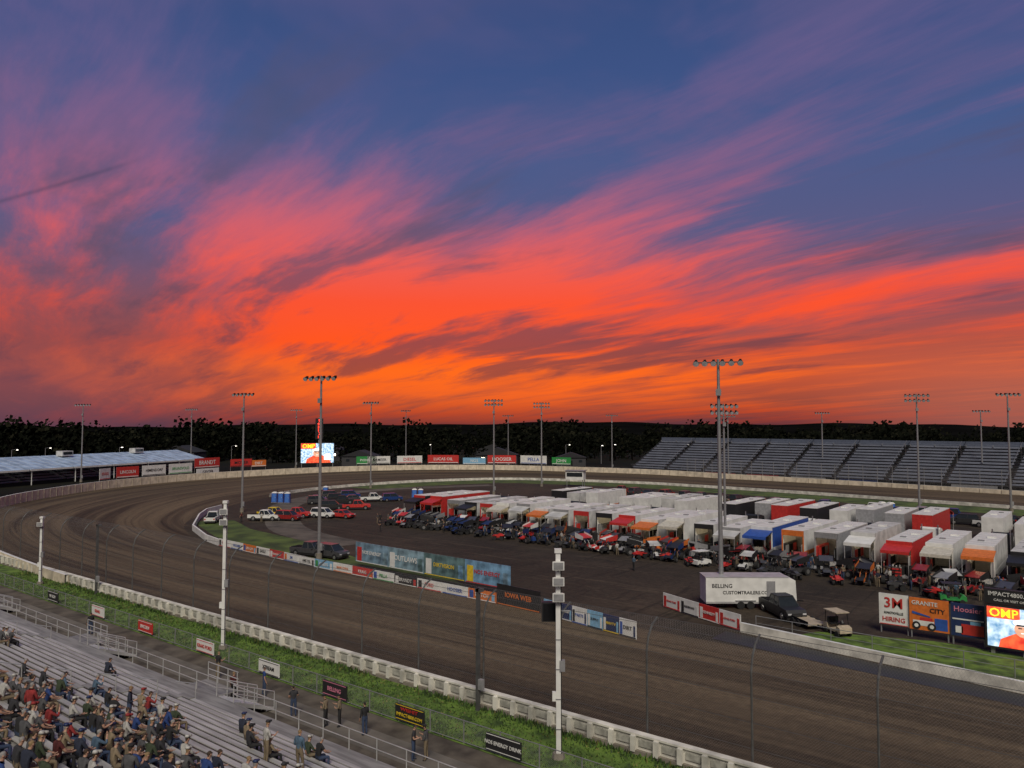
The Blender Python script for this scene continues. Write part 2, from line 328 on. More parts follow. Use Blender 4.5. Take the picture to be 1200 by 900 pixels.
for i in range(145,190,1):
    p=OS[i]; q=OS[i+1]
    bf.cyl((p[0],p[1]+.5,p[2]),(p[0],p[1]+.5,p[2]+5.5),.07,.06,5,steel)
    for zz in (1.8,3.6,5.4): bf.cyl((p[0],p[1]+.5,p[2]+zz),(q[0],q[1]+.5,q[2]+zz),.025,.025,4,steel)
    bf.poly([(p[0],p[1]+.5,p[2]+1),(q[0],q[1]+.5,q[2]+1),(q[0],q[1]+.5,q[2]+5.4),(p[0],p[1]+.5,p[2]+5.4)],wire)
bf.obj("back_catch_fence")
nf=B(); x=-118.0
while x<40: nf.cyl((x,31.35,0),(x,31.35,1.25),.035,.035,6,steel); x+=2.5
for z in (.1,1.22): nf.cyl((-118,31.35,z),(40,31.35,z),.025,.025,6,steel)
nf.poly([(-118,31.35,.1),(40,31.35,.1),(40,31.35,1.22),(-118,31.35,1.22)],chain)
nf.obj("chain_link_fence")
# ------------------------------------------------------------------ signs
def board(name,x,y,z0,wd,h,bgm,texts=(),rz=0,posts=0,patches=()):
    b=B(); b.box((0,0,z0+h/2),(wd,.08,h),bgm); 
    for (dx,dz,pw,ph,mt) in patches: b.box((dx,-.045,z0+dz+ph/2),(pw,.03,ph),mt)
    if posts:
        n=max(2,int(wd/3)+1)
        for i in range(n): xx=-wd/2+.1+(wd-.2)*i/(n-1); b.cyl((xx,.12,0),(xx,.12,z0+h),.06,.06,6,steel)
    o=b.obj(name,(x,y,0),rz)
    for (t_,sz,dx,dz,mt,sx) in texts: text(t_,sz,(dx,-.07,z0+dz),mt,o,sx=sx)
    return o
for (x,t1,bgm,tm_,y_) in [(-80.5,"HI-TECH",black,white,0),(-71,"KRAIG",white,red,0),(-62.5,"LINCOLN",red,white,0),(-53.5,"KRAIG FORD",white,red,0),(-45.5,"XTREAM",white,black,0),(-38.6,"BELLING",black,pink,0),(-32,"IMPACT4800.COM",black,yellow,1),(-25.2,"NOS ENERGY DRINK",black,white,0)]:
    o=board("fence_sign",x,31.25,.22,2.3,.85,bgm,[(t1,.36 if len(t1)<12 else .27,0,.30 if y_ else .42,tm_,.95)],patches=[(0,.03,2.2,.03,tm_),(0,.79,2.2,.03,tm_)])
    if y_: text("WISHIT",.26,(0,-.07,.22+.62),red,o,sx=1.6)
pal=[(white,red,"FORD"),(white,blue,"HOOSIER"),(orange,white,"DUTCH"),(white,black,"EAGLE"),(red,white,"PIZZA RANCH"),(white,blue,"3M"),(white,black,"AMS OIL"),(sky_b,white,"CASEYS"),(white,orange,"BANK IOWA"),(red,white,"KRAIG"),(white,green,"PELLA"),(black,white,"BRANDT")]
def banner_run(P_,h,name="sponsor_banner",seq=pal,maxw=4.2,z=.05,k0=0,rich=True):
    k=k0
    for (x0,y0),(x1,y1) in zip(P_[:-1],P_[1:]):
        L_=hypot(x1-x0,y1-y0); n=max(1,round(L_/maxw)); an=atan2(y1-y0,x1-x0)
        for i in range(n):
            t=(i+.5)/n; bgm,tm_,tx=seq[k%len(seq)]; k+=1; wd=L_/n-.04
            pa=[(0,.03,wd*.96,.08,tm_)]
            if rich: pa+=[(-wd*.38,.15,wd*.14,h*.7,seq[(k+2)%len(seq)][1]),(wd*.40,.15,wd*.10,h*.6,seq[(k+4)%len(seq)][0])]
            board(name,x0+(x1-x0)*t,y0+(y1-y0)*t,z,wd,h,bgm,[(tx,min(h*.5,wd/len(tx)*.95),.0,h*.52,tm_,1)],an,0,pa)
banner_run([(-100,60.2),(-76,58.3),(-58,57.6),(-47,57.2)],1.0,maxw=3.4)
banner_run([(-47,57.3),(-41.5,56.8)],1.9,seq=[(black,orange,"IOWA WEB")],maxw=6,rich=False)
banner_run([(-41.0,56.6),(-30.5,54.6)],1.4,seq=[(sky_b,white,"ROCKY"),(navy,white,"MOUNTAIN"),(white,blue,"PARTS"),(sky_b,black,"SUPPLY"),(navy,yellow,"MAVTV"),(white,black,"DIRT")],maxw=1.8)
banner_run([(-34,66),(-29.5,64),(-25,62.2)],1.3,seq=[(white,red,"KRAIG FORD"),(white,black,"SLIDEWAYS"),(red,white,"KENNEDY")],maxw=3.2)
banner_run([(-72,61.2),(-60,60.6),(-47.5,60)],2.3,name="advertising_board",seq=[(M("slate_blue_paint",(.16,.25,.33),.5,.5,1.0),white,"NOS ENERGY"),(M("dusty_blue_paint",(.20,.30,.36),.5,.5,1.0),white,"OUTLAWS"),(M("teal_paint",(.10,.17,.18),.5,.5,1),yellow,"DIRTVISION"),(M("sign_blue_paint",(.16,.30,.45),.5,.5,1),red,"NOS ENERGY")],maxw=5.5,z=.8)
lw=wallstrip("lw",[(-25,62,0,.75),(-19,61,0,.75),(-5,58.9,0,.75),(60,57.4,0,.75)],.3,wmat,white); lw.obj("pit_lane_wall")
iw=wallstrip("iw",[(-100,60.4,0,.9),(-106,61.8,0,.9),(-118,66.5,0,.9),(-131,75,0,1.0),(-138,80.5,0,1.0),(-142,86,0,1)],.25,white,white); iw.obj("infield_barrier_wall")
i2=wallstrip("i2",[(p[0],p[1],0,.7) for p in IS[90:]],.25,wmat,white); i2.obj("backstretch_inner_wall")
rf=B()
for i in range(22):
    x=-24+i*3; rf.cyl((x,62.9-.045*(x+24),0),(x,62.9-.045*(x+24),1.3),.035,.035,6,steel)
rf.cyl((-24,62.9,1.28),(39,60.07,1.28),.03,.03,6,steel); rf.cyl((-24,62.9,.7),(39,60.07,.7),.02,.02,6,steel); rf.obj("infield_pipe_fence")
board("billboard",-14.9,69.2,.7,2.2,2.5,white,[("3M",1.15,0,1.75,red,1),("KNOXVILLE",.27,0,.98,black,1),("HIRING",.52,0,.45,red,1)],0,1,[(0,.02,2.1,.06,red)])
o=board("billboard",-12.3,69.0,.7,2.8,2.5,orange,[("GRANITE",.45,-.3,2.1,white,1),("CITY",.5,.6,1.6,black,1)],0,1,[(-.4,.35,1.5,.4,white),(-.2,.75,.9,.25,red),(.85,.15,.9,.9,blue)])
bb=B()
for dx in (-.9,.2): bb.cyl((dx,-.07,1.05),(dx,-.10,1.05),.30,.30,16,black); bb.cyl((dx,-.10,1.05),(dx,-.11,1.05),.15,.15,12,white)
bb.poly([(-1.2,-.08,1.95),(.1,-.08,1.75),(.1,-.08,1.85),(-1.2,-.08,2.15)],blue); bb.obj("printed_race_car",parent=o)
board("billboard",-9.6,68.9,.7,2.3,2.5,navy,[("Hoosier",.58,0,2.05,pink,1)],0,1,[(.3,.15,1.5,.8,red),(-.6,.25,.5,.5,white),(0,1.25,2.1,.10,white),(.5,.95,.7,.25,sky_b)])
e_red=M("screen_red",(.8,.04,.03),.5,.3,1.2,emit=1.0,col2=(.9,.15,.05)); e_wht=M("screen_white",(.9,.9,.95),.5,.1,1,emit=1.1); e_blu=M("screen_blue",(.15,.45,.85),.5,.5,1.5,emit=1.1,col2=(.7,.85,.95)); e_yel=M("screen_yellow",(1,.75,.03),.5,.1,emit=1.1); e_skn=M("screen_skin",(.75,.38,.25),.5,.15,emit=.8); e_blk=M("screen_black",(.02,.02,.03),.5,.1,emit=.3)
def disc(b,x,y,z,rx,rz_,mat,n=16):
    b.poly([(x+cos(2*pi*i/n)*rx,y,z+sin(2*pi*i/n)*rz_) for i in range(n)],mat)
def video_screen(name,x,y,z0,wd,h,rz,header=None,base=0):
    b=B(); b.box((0,.25,z0+h/2),(wd+.3,.5,h+.3),black)
    f=-.02; b.poly([(-wd/2,f,z0),(wd/2,f,z0),(wd/2,f,z0+h),(-wd/2,f,z0+h)],e_blu)
    b.poly([(-wd/2,f-.01,z0+h*.72),(-wd*.05,f-.01,z0+h*.72),(-wd*.05,f-.01,z0+h),(-wd/2,f-.01,z0+h)],e_red)
    b.poly([(-wd*.35,f-.01,z0),(wd*.42,f-.01,z0),(wd*.36,f-.01,z0+h*.22),(wd*.12,f-.01,z0+h*.40),(-wd*.12,f-.01,z0+h*.38),(-wd*.32,f-.01,z0+h*.2)],e_red)
    disc(b,0,f-.02,z0+h*.5,wd*.13,h*.2,e_skn); disc(b,0,f-.03,z0+h*.66,wd*.15,h*.09,e_wht); b.box((wd*.02,f-.035,z0+h*.60),(wd*.24,.008,h*.04),e_blk)
    b.box((-wd*.05,f-.035,z0+h*.53),(wd*.05,.008,h*.025),e_blk); b.box((wd*.05,f-.035,z0+h*.53),(wd*.05,.008,h*.025),e_blk); b.box((0,f-.035,z0+h*.41),(wd*.08,.008,h*.02),e_wht)
    b.box((wd*.3,f-.035,z0+h*.3),(wd*.2,.008,h*.3),e_wht)
    for xx in (-wd/2+.3,0,wd/2-.3): b.box((xx,.35,z0/2),(.25,.3,z0),steel)
    if header: b.box((0,.2,z0+h+.75),(wd+.3,.4,1.1),black)
    o=b.obj(name,(x,y,0),rz); text("OMP",h*.3,(-wd*.27,-.08,z0+h*.85),e_yel,o)
    if header: text(header,.42,(-.6,-.03,z0+h+.95),white,o,sx=.95); text("CALL OR VISIT ONLINE",.24,(-.6,-.03,z0+h+.5),white,o)
    return o
video_screen("video_screen",-5.9,67.8,.6,4.6,2.9,0,"IMPACT4800.COM")
sc=video_screen("video_scoreboard",-247,190,2.2,12.5,7.6,radians(58))
st=B(); st.box((0,0,10),(.6,.6,20),steel); st.box((0,-.4,15.5),(3.0,.5,8.2),black)
o=st.obj("score_tower",(-250,193,0),radians(58))
led=M("led_red",(1,.04,.02),.5,0,emit=3)
for i in range(6): text(str([17,7,15,39,41,9][i]),1.4,(0,-.7,12.2+i*1.3),led,o)
stn=[(60,-188,73),(130,-203,95),(250,-212,126),(400,-208,165),(500,-192,193),(600,-165,211),(750,-121,220)]
def station(p):
    for (a_,x0,y0),(b_,x1,y1) in zip(stn[:-1],stn[1:]):
        if a_<=p<=b_: t=(p-a_)/(b_-a_); return x0+(x1-x0)*t,y0+(y1-y0)*t,atan2(y1-y0,x1-x0)
for (p,wd,z0,h,bgm,tm_,t_) in [(117,4.5,3.2,2.8,white,red,"KRAIG"),(141,7,3.2,2.8,red,white,"LINCOLN"),(173,8,3.2,2.8,white,black,"HIMENDORF"),(208,8.5,3.2,2.8,white,green,"BRUNSVOLD"),(246,10,4.4,2.8,red,white,"BRANDT"),(247,9,1.9,2.2,white,black,"GEIGER"),(285,7,4.2,2.3,red,black,"MOYER"),(307,5,4,2,orange,white,"DIRT"),(440,7,3.6,2.6,green,white,"PIONEER"),(453,8,3.6,2.6,white,black,"VERMEER"),(487,9,3.6,2.6,white,red,"DIESEL"),(521,11,3.6,2.8,red,white,"LUCAS OIL"),(555,8,3.3,2.2,sky_b,white,"NOS"),(585,10,3.6,2.8,red,white,"HOOSIER"),(620,10,3.6,2.8,white,blue,"PELLA"),(655,7,3.6,2.4,green,white,"JOHN")]:
    x,y,an=station(p); nx_,ny_=-sin(an),cos(an)
    if nx_*x+ny_*(y-125)<0: nx_,ny_=-nx_,-ny_
    board("advertising_board",x+nx_*2.2,y+ny_*2.2,z0,wd,h,bgm,[(t_,min(h*.6,wd/len(t_)*1.15),0,h/2,tm_,1.0)],atan2(-nx_,ny_),1,[(0,.1,wd*.95,.2,tm_)])
# ------------------------------------------------------------------ poles
def light_pole_mesh(h,two):
    b=B(); b.cyl((0,0,0),(0,0,h),.24,.13,10,steel); b.cyl((0,0,0),(0,0,.8),.4,.38,10,conc)
    for zz in ([h-.3,h-1.3] if two else [h-.3]):
        b.box((0,0,zz),(4.4,.12,.12),fsteel)
        for i in range(6):
            xx=-2.05+i*.82; b.cyl((xx,-.1,zz+.1),(xx,-.55,zz-.16),.17,.30,8,dark); b.cyl((xx,-.55,zz-.16),(xx,-.57,zz-.17),.28,.28,8,headoff); b.box((xx,0,zz+.15),(.22,.24,.28),dark)
    b.box((.3,0,1.6),(.35,.3,.9),grey); b.box((0,-.3,h-3.2),(.5,.3,.6),steel)
    for k in range(14): b.cyl((-.3,0,2+k*1.4),(.3,0,2+k*1.4),.02,.02,4,steel)
    return b.mesh("light_pole")
lp1=light_pole_mesh(23.3,False); lp2=light_pole_mesh(23.3,True)
for i,(x,y,mm_) in enumerate([(-30,70,lp1),(-80,62,lp1),(-135,86,lp1),(-159,140,lp1),(-243,101,lp1),(-280,156,lp1),(-258,188,lp1),(-238,229,lp1),(-120,145,lp2),(-126,173,lp2),(-192,241,lp1),(-153,256,lp1),(-99,238,lp2),(-72,246,lp1),(-32,173,lp2),(-29,240,lp1),(-17,179,lp1)]):
    place(mm_,"light_pole",(x,y,0),radians(30+R.uniform(-15,15)),scale=(1,1,.9) if y>230 else None)
place(lp2,"light_pole",(-41,97.2,0),radians(40),scale=(.8,.8,.85))
def pa_pole(h,n):
    b=B(); b.box((0,0,h/2),(.24,.24,h),white); b.cyl((0,0,0),(0,0,.3),.35,.3,8,conc)
    for k in range(n):
        zz=h-.6-k*.8; b.hexa([(-.3,-.45,zz-.22),(.3,-.45,zz-.22),(.18,.0,zz-.16),(-.18,.0,zz-.16),(-.3,-.45,zz+.22),(.3,-.45,zz+.22),(.18,.0,zz+.16),(-.18,.0,zz+.16)],white)
        b.box((0,-.46,zz),(.5,.03,.34),grey); b.box((0,-.15,zz-.3),(.06,.3,.05),steel)
    b.box((.2,-.05,h*.45),(.28,.28,.55),grey); b.box((-.20,0,h*.3),(.22,.22,.45),white); b.box((0,0,h+.1),(.36,.36,.2),white); b.cyl((.15,-.15,0),(.15,-.15,h),.02,.02,5,dark)
    for zz in (1.5,3,4.5,6): b.box((0,0,zz),(.28,.28,.05),steel)
    return b
pa_pole(10.4,3).obj("speaker_pole",(-23,33,0),radians(38)); pa_pole(11,2).obj("speaker_pole",(-54,33,0),radians(38)); pa_pole(7,1).obj("speaker_pole",(-91,34,0),radians(38))
for x,y,h in [(-30.5,35.4,7.2),(-81,35.4,7)]:
    b=B(); b.box((0,0,h/2),(.2,.2,h),fsteel); b.box((0,.1,h-.1),(.4,.4,.2),fsteel); b.box((.25,0,1.6),(.3,.25,.6),grey); b.obj("fence_anchor_post",(x,y,0))
sp_=B(); sp_.box((0,0,0),(1.0,.4,1.0),black); sp_.box((0,-.22,0),(.85,.05,.85),dark); sp_.cyl((.5,0,0),(1.0,0,0),.05,.05,6,steel); sp_.obj("signal_light_box",(-23.8,33.5,7.2),radians(38))
# ------------------------------------------------------------------ vehicles
paints=[white,M("silver_paint",(.38,.39,.41),.3,metal=.5),black,M("dark_red_paint",(.25,.02,.02),.3),M("dark_blue_paint",(.02,.05,.18),.3),M("charcoal_paint",(.06,.06,.065),.3),red,yellow,orange]
def wheel(b,x,y,r,wd):
    b.cyl((x,y-wd/2,r),(x,y+wd/2,r),r,r,14,rubber)
    s_=1 if y>0 else -1; b.cyl((x,y+s_*wd/2,r),(x,y+s_*(wd/2+.02),r),r*.6,r*.55,10,chrome)
def car_mesh(kind,paint):
    b=B(); W=.92
    if kind=='sedan':
        Lb=[(-2.3,.35),(-2.32,.75),(-2.2,.95),(-1.5,1.0),(1.0,.95),(2.1,.8),(2.28,.6),(2.25,.35)]; cb=(-1.75,1.15,-1.05,.45,.95,1.45)
    elif kind=='suv':
        Lb=[(-2.3,.4),(-2.34,.9),(-2.28,1.1),(1.1,1.08),(2.1,1.0),(2.28,.75),(2.25,.4)]; cb=(-2.25,1.3,-2.0,.6,1.08,1.78)
    else:
        Lb=[(-2.8,.5),(-2.82,1.1),(1.2,1.12),(2.5,1.05),(2.72,.8),(2.7,.5)]; cb=(-.75,1.4,-.55,.75,1.1,1.85)
    b.prism(Lb,-W,W,paint)
    b.prism([(Lb[0][0]+.1,.22),(Lb[0][0]+.1,Lb[0][1]),(Lb[-1][0]-.1,Lb[-1][1]),(Lb[-1][0]-.1,.22)],-W*.93,W*.93,black)
    x0,x1,x2,x3,z0,z1=cb; wi=W*.97; wt=W*.76
    b.hexa([(x0,-wi,z0),(x1,-wi,z0),(x1,wi,z0),(x0,wi,z0),(x2,-wt,z1-.04),(x3,-wt,z1-.04),(x3,wt,z1-.04),(x2,wt,z1-.04)],glass)
    b.box(((x2+x3)/2,0,z1-.01),(x3-x2+.08,wt*2+.06,.08),paint)
    for t in (0,.5,1):
        bx=x0+(x1-x0)*t; tx=x2+(x3-x2)*t
        for s_ in (-1,1): b.cyl((bx,s_*wi*1.005,z0),(tx,s_*wt*1.01,z1-.03),.045,.045,5,paint)
    if kind=='pickup': b.box((-1.8,0,1.125),(1.85,1.5,.04),dark)
    wb=1.75 if kind=='pickup' else 1.4; r=.38 if kind=='pickup' else .34
    for xx in (-wb,wb):
        for s_ in (-1,1):
            b.cyl((xx,s_*(W-.05),r),(xx,s_*(W+.012),r),r*1.22,r*1.22,14,dark); wheel(b,xx,s_*(W-.07),r,.22)
    fx=Lb[-2][0]; rx=Lb[0][0]
    for s_ in (-1,1):
        b.box((fx-.04,s_*.68,.72),(.12,.34,.14),headoff); b.box((rx-.0,s_*.74,.82),(.08,.22,.24),tail); b.box((x1-.35,s_*(W+.09),z0+.05),(.14,.18,.13),paint)
    b.box((fx+.02,0,.6),(.06,.9,.2),black)
    return b.mesh("car")
cars={}
def park(kind,pi_,x,y,rz,name=None):
    k=(kind,pi_)
    if k not in cars: cars[k]=car_mesh(kind,paints[pi_])
    nm={'sedan':'parked_car','suv':'parked_suv','pickup':'pickup_truck'}[kind]
    return place(cars[k],name or nm,(x,y,.02),rz,bevel=.05)
for (k,p_,x,y,r_) in [('pickup',0,-125,74,2.4),('pickup',0,-120,81,.6),('suv',3,-116.5,83.5,.4),('pickup',6,-119,87,.5),('suv',0,-115,90,.3),('sedan',6,-112,92,.2),('pickup',5,-83,63,.2),('suv',5,-79.5,63.6,.1),('pickup',2,-24.2,69.6,-.75),
    ('sedan',4,-140,108,1),('suv',2,-137,111,1),('sedan',5,-134,113,1),('pickup',0,-131,116,1),('suv',4,-128,119,1.1),('suv',5,-136,105,1),('pickup',2,-132,108,1),('suv',5,-144,115,1),('suv',4,-141,118,1),('suv',2,-125,100,.8),('pickup',6,-121,103,.8),('pickup',7,-122.5,84.5,.5)]: park(k,p_,x,y,r_)
for i in range(26): 
    if R.random()<.8: park(R.choice(['sedan','suv','pickup','suv']),R.choice([2,5,5,4,1,0,3,2]),-98+i*4.6+R.uniform(-.5,.5),168-.12*(i*4.6)+R.uniform(-1,1),R.choice([pi/2,-pi/2])+R.uniform(-.1,.1))
for i in range(22):
    if R.random()<.8: park(R.choice(['suv','pickup']),R.choice([2,5,5,4,1,0,3,2]),-72+i*4.6,152+R.uniform(-3,3),R.uniform(0,6))
# haulers
def trailer_mesh(body,fas,awn,L_=13.5,lit=True):
    b=B(); W=1.28; z0,z1=.75,3.95
    b.box((-W,L_/2,(z0+z1)/2),(.08,L_,z1-z0),body); b.box((W,L_/2,(z0+z1)/2),(.08,L_,z1-z0),body)
    b.box((0,L_/2,z1+.03),(2*W+.1,L_,.1),white if R.random()<.8 else body); b.box((0,L_/2,z0),(2*W,L_,.1),dark); b.box((0,L_-.02,(z0+z1)/2),(2*W,.06,z1-z0),body)
    b.box((0,4.5,2.3),(2*W-.1,.05,3.0),grey)
    for s_ in (-1,1):
        b.box((s_*(W-.2),2.2,1.6),(.3,4.0,1.4),R.choice([grey,red,black,white]))
        for k in range(3): b.box((s_*(W-.37),.6+k*1.3,1.6),(.04,1.1,.9),R.choice([dark,grey,red]))
        b.box((s_*W,-.04,(z0+z1)/2),(.14,.1,z1-z0),fas)
        b.box((s_*(W+.05),L_/2,1.3),(.02,L_*.98,.5),fas)
        for yy in (4.2,5.4): b.cyl((s_*(W-.25),yy,.5),(s_*(W+.02),yy,.5),.5,.5,12,rubber)
        b.box((s_*(W+.01),4.8,1.08),(.12,2.6,.12),chrome)
    b.box((0,-.05,z1-.28),(2*W+.14,.14,.66),fas)
    for k in range(7): b.box((0,.8+k*1.9,z1+.09),(2*W+.08,.06,.03),alu)
    if lit: b.box((0,1.2,z1-.18),(1.6,.14,.05),lamp_warm); b.box((0,3.2,z1-.18),(1.6,.14,.05),lamp_warm)
    if awn is not None:
        y_=-2.6; b.hexa([(-W-.2,y_,3.05),(W+.2,y_,3.05),(W+.2,-.15,3.55),(-W-.2,-.15,3.55),(-W-.2,y_,3.12),(W+.2,y_,3.12),(W+.2,-.15,3.62),(-W-.2,-.15,3.62)],awn)
        b.box((0,y_-.02,2.95),(2*W+.4,.04,.32),awn)
        for s_ in (-1,1): b.cyl((s_*(W+.1),y_,0),(s_*(W+.1),y_,3.05),.035,.035,5,alu)
        b.box((0,-1.2,3.2),(.9,.08,.05),lamp_warm)
    b.hexa([(-W,-2.2,.02),(W,-2.2,.02),(W,-.1,.7),(-W,-.1,.7),(-W,-2.2,.08),(W,-2.2,.08),(W,-.1,.78),(-W,-.1,.78)],grey)
    b.box((0,L_-2,.4),(1.2,.3,.7),dark); b.box((.3,L_*.6,z1+.16),(.8,.9,.18),white); b.box((-.3,L_*.3,z1+.14),(.6,.6,.12),grey)
    return b.mesh("race_trailer")
def truck_mesh(paint):
    b=B(); b.prism([(-1.0,.8),(-1.0,3.3),(-.6,3.5),(.9,3.2),(1.3,2.3),(1.35,1.0),(1.3,.8)],-1.15,1.15,paint); b.prism([(1.3,.7),(1.3,1.95),(2.9,1.75),(3.05,1.5),(3.05,.7)],-.85,.85,paint)
    b.hexa([(.95,-1.0,2.35),(1.32,-1.0,2.3),(1.32,1.0,2.3),(.95,1.0,2.35),(.75,-.95,3.05),(1.0,-.95,3.1),(1.0,.95,3.1),(.75,.95,3.05)],glass)
    b.box((.4,0,2.65),(.7,2.33,.6),glass); b.box((3.08,0,1.2),(.06,.9,.7),chrome); b.box((3.12,0,.6),(.15,2.1,.35),chrome); b.box((-2.4,0,.85),(3.6,.9,.25),dark)
    for xx in (-3.2,-2.0,2.2):
        for s_ in (-1,1): b.cyl((xx,s_*.75,.5),(xx,s_*1.12,.5),.5,.5,12,rubber)
    for s_ in (-1,1): b.cyl((-1.15,s_*.95,.9),(-1.15,s_*.95,3.9),.08,.08,8,chrome); b.cyl((.3,s_*.9,.8),(-.6,s_*.9,.8),.3,.3,10,chrome)
    return b.mesh("hauler_truck")
cream=M("cream_awning",(.52,.49,.42),.7,.15); dwhite=M("dirty_white_panel",(.52,.52,.51),.6,.2,.8,detail=6)
combos=[(white,white,cream),(dwhite,red,None),(white,grey,dwhite),(dwhite,white,orange),(red,red,red),(white,black,None),(blue,white,blue),(dwhite,dwhite,white),(M("silver_trailer",(.42,.43,.45),.4,metal=.3),grey,None),(black,red,black),(white,orange,None),(dwhite,black,black),(white,red,red)]
tm=[trailer_mesh(*c_) for c_ in combos]
trm=[truck_mesh(p_) for p_ in (white,red,black,blue)]
order=[9,4,8,11,1,0,2,3,2,1,5,12,3,0,5,2,6,10,8,7,4,0,3,11,2,4,7,1,5]
x=-100
for i in range(29):
    place(tm[order[i]],"race_trailer",(x,97.5+R.uniform(-.6,.8)-.05*(x+50),0),R.uniform(-.03,.03),scale=(1,R.uniform(.8,1.05),R.uniform(.92,1.10)))
    if i%2==0: place(trm[i%4],"hauler_truck",(x,115.5,0),pi/2)
    x+=4.0
x=-88
for i in range(27):
    if R.random()<.88: place(tm[R.choice([0,1,2,5,7,8,10,12,4,9])],"race_trailer",(x,136+R.uniform(-1,1.5),0),pi+R.uniform(-.05,.05),scale=(1,R.uniform(.75,1.0),R.uniform(.9,1.03)))
    x+=4.1
# sprint cars
def sprint_mesh(c1,c2):
    b=B()
    for s_ in (-1,1):
        b.cyl((-.85,s_*.62,.47),(-.85,s_*1.02,.47),.47,.47,14,rubber); b.cyl((-.85,s_*1.02,.47),(-.85,s_*1.03,.47),.24,.24,10,chrome)
        b.cyl((1.25,s_*.68,.34),(1.25,s_*.92,.34),.34,.34,14,rubber); b.cyl((1.25,s_*.92,.34),(1.25,s_*.93,.34),.18,.18,10,chrome)
    b.cyl((-.85,-.7,.47),(-.85,.7,.47),.05,.05,6,chrome); b.cyl((1.25,-.75,.34),(1.25,.75,.34),.04,.04,6,chrome)
    b.prism([(-1.0,.3),(-1.0,.75),(-.4,.8),(.2,.85),(1.5,.5),(1.65,.35),(1.5,.25)],-.32,.32,c1)
    b.taper((-1.25,0),(.6,.6),(.4,.45),.45,1.0,c2); b.prism([(-.35,.8),(-.3,1.0),(.15,.95),(.3,.82)],-.25,.25,dark)
    for s_ in (-1,1):
        b.cyl((-.7,s_*.32,.7),(-.45,s_*.28,1.45),.03,.03,5,c2); b.cyl((-.45,s_*.28,1.45),(.1,s_*.28,1.42),.03,.03,5,c2); b.cyl((.1,s_*.28,1.42),(.55,s_*.3,.75),.03,.03,5,c2)
        b.poly([(-1.35,s_*.78,1.5),(.55,s_*.78,1.35),(.55,s_*.78,1.85),(-.3,s_*.78,2.05),(-1.35,s_*.78,2.25)],c2)
        b.cyl((-.4,s_*.28,1.45),(-.4,s_*.5,1.72),.025,.025,5,chrome)
        b.poly([(1.35,s_*.45,.55),(2.05,s_*.45,.45),(2.05,s_*.45,.8),(1.35,s_*.45,.95)],c2)
    b.hexa([(-1.25,-.77,1.95),(.5,-.77,1.6),(.5,.77,1.6),(-1.25,.77,1.95),(-1.25,-.77,2.0),(.5,-.77,1.65),(.5,.77,1.65),(-1.25,.77,2.0)],c1)
    b.hexa([(1.4,-.44,.78),(2.0,-.44,.6),(2.0,.44,.6),(1.4,.44,.78),(1.4,-.44,.82),(2.0,-.44,.64),(2.0,.44,.64),(1.4,.44,.82)],c1)
    return b.mesh("sprint_car")
sc_m=[sprint_mesh(*c_) for c_ in [(dwhite,black),(black,grey),(paints[3],black),(black,paints[4]),(black,orange),(paints[5],black),(navy,black),(black,black),(paints[5],red),(grey,black),(white,red),(red,white)]]
for row in range(2):
    for i in range(44):
        x=-101+i*2.55+R.uniform(-.5,.5); place(R.choice(sc_m),"sprint_car",(x,93.3-3.6*row+R.uniform(-1.0,1.0)-.05*(x+50),0),R.uniform(-.5,.5)-pi/2 if R.random()<.75 else R.uniform(0,6)) if R.random()<(.92 if row==0 else .6) else None
def quad_mesh(c1):
    b=B()
    for xx in (-.5,.55):
        for s_ in (-1,1): b.cyl((xx,s_*.3,.3),(xx,s_*.55,.3),.3,.3,12,rubber)
    b.prism([(-.85,.6),(-.8,.8),(-.1,.85),(.3,1.0),(.85,.8),(.9,.55),(.3,.4),(-.4,.4)],-.22,.22,c1)
    for xx in (-.5,.6): b.box((xx,0,.68),(.62,1.1,.06),c1)
    b.cyl((.3,-.38,1.08),(.3,.38,1.08),.025,.025,5,black); b.cyl((.45,0,.7),(.3,0,1.08),.03,.03,5,black); b.box((-.25,0,.88),(.6,.28,.1),black)
    b.box((-.7,0,.78),(.45,.8,.05),black)
    return b.mesh("quad_bike")
qm=[quad_mesh(c_) for c_ in (red,black,black,paints[5])]
for i in range(24): place(R.choice(qm),"quad_bike",(-99+i*4.5+R.uniform(-2,2),R.uniform(87.5,89)-.05*(-50+i*4.5),0),R.uniform(0,6))
def tyre_stack():
    b=B()
    for k in range(3):
        for j in range(4):
            b.cyl((k*.95,0,.02+j*.33),(k*.95,0,.32+j*.33),.46,.46,12,rubber); b.cyl((k*.95,0,.321+j*.33),(k*.95,0,.33+j*.33),.28,.28,10,dark)
    return b.mesh("tyre_stack")
ts=tyre_stack()
for i in range(20): place(ts,"tyre_stack",(-98+i*5.2+R.uniform(-2,2),R.uniform(95.6,97)-.05*(-48+i*5.2),0),R.uniform(-.3,.3))
def toolcart(c1):
    b=B(); b.box((0,0,.75),(1.3,.55,.9),c1)
    for k in range(5): b.box((0,-.29,.42+k*.17),(1.2,.03,.13),black if k%2 else c1)
    b.box((0,0,1.23),(1.4,.62,.05),chrome); b.cyl((-.7,0,1.1),(-.85,0,1.1),.03,.03,5,chrome)
    for xx in (-.55,.55):
        for s_ in (-1,1): b.cyl((xx,s_*.2-.03,.13),(xx,s_*.2+.03,.13),.13,.13,10,rubber)
    for k in range(4): b.cyl((-.5+k*.33,0,1.25),(-.5+k*.33,0,1.45+.1*(k%2)),.06,.05,8,R.choice([red,white,yellow,blue]))
    return b.mesh("tool_cart")
tcm=[toolcart(c_) for c_ in (red,black,grey)]
for i in range(26): place(R.choice(tcm),"tool_cart",(-99+i*4.1+R.uniform(-1.5,1.5),R.uniform(95.3,97)-.05*(-49+i*4.1),0),R.uniform(-.4,.4))
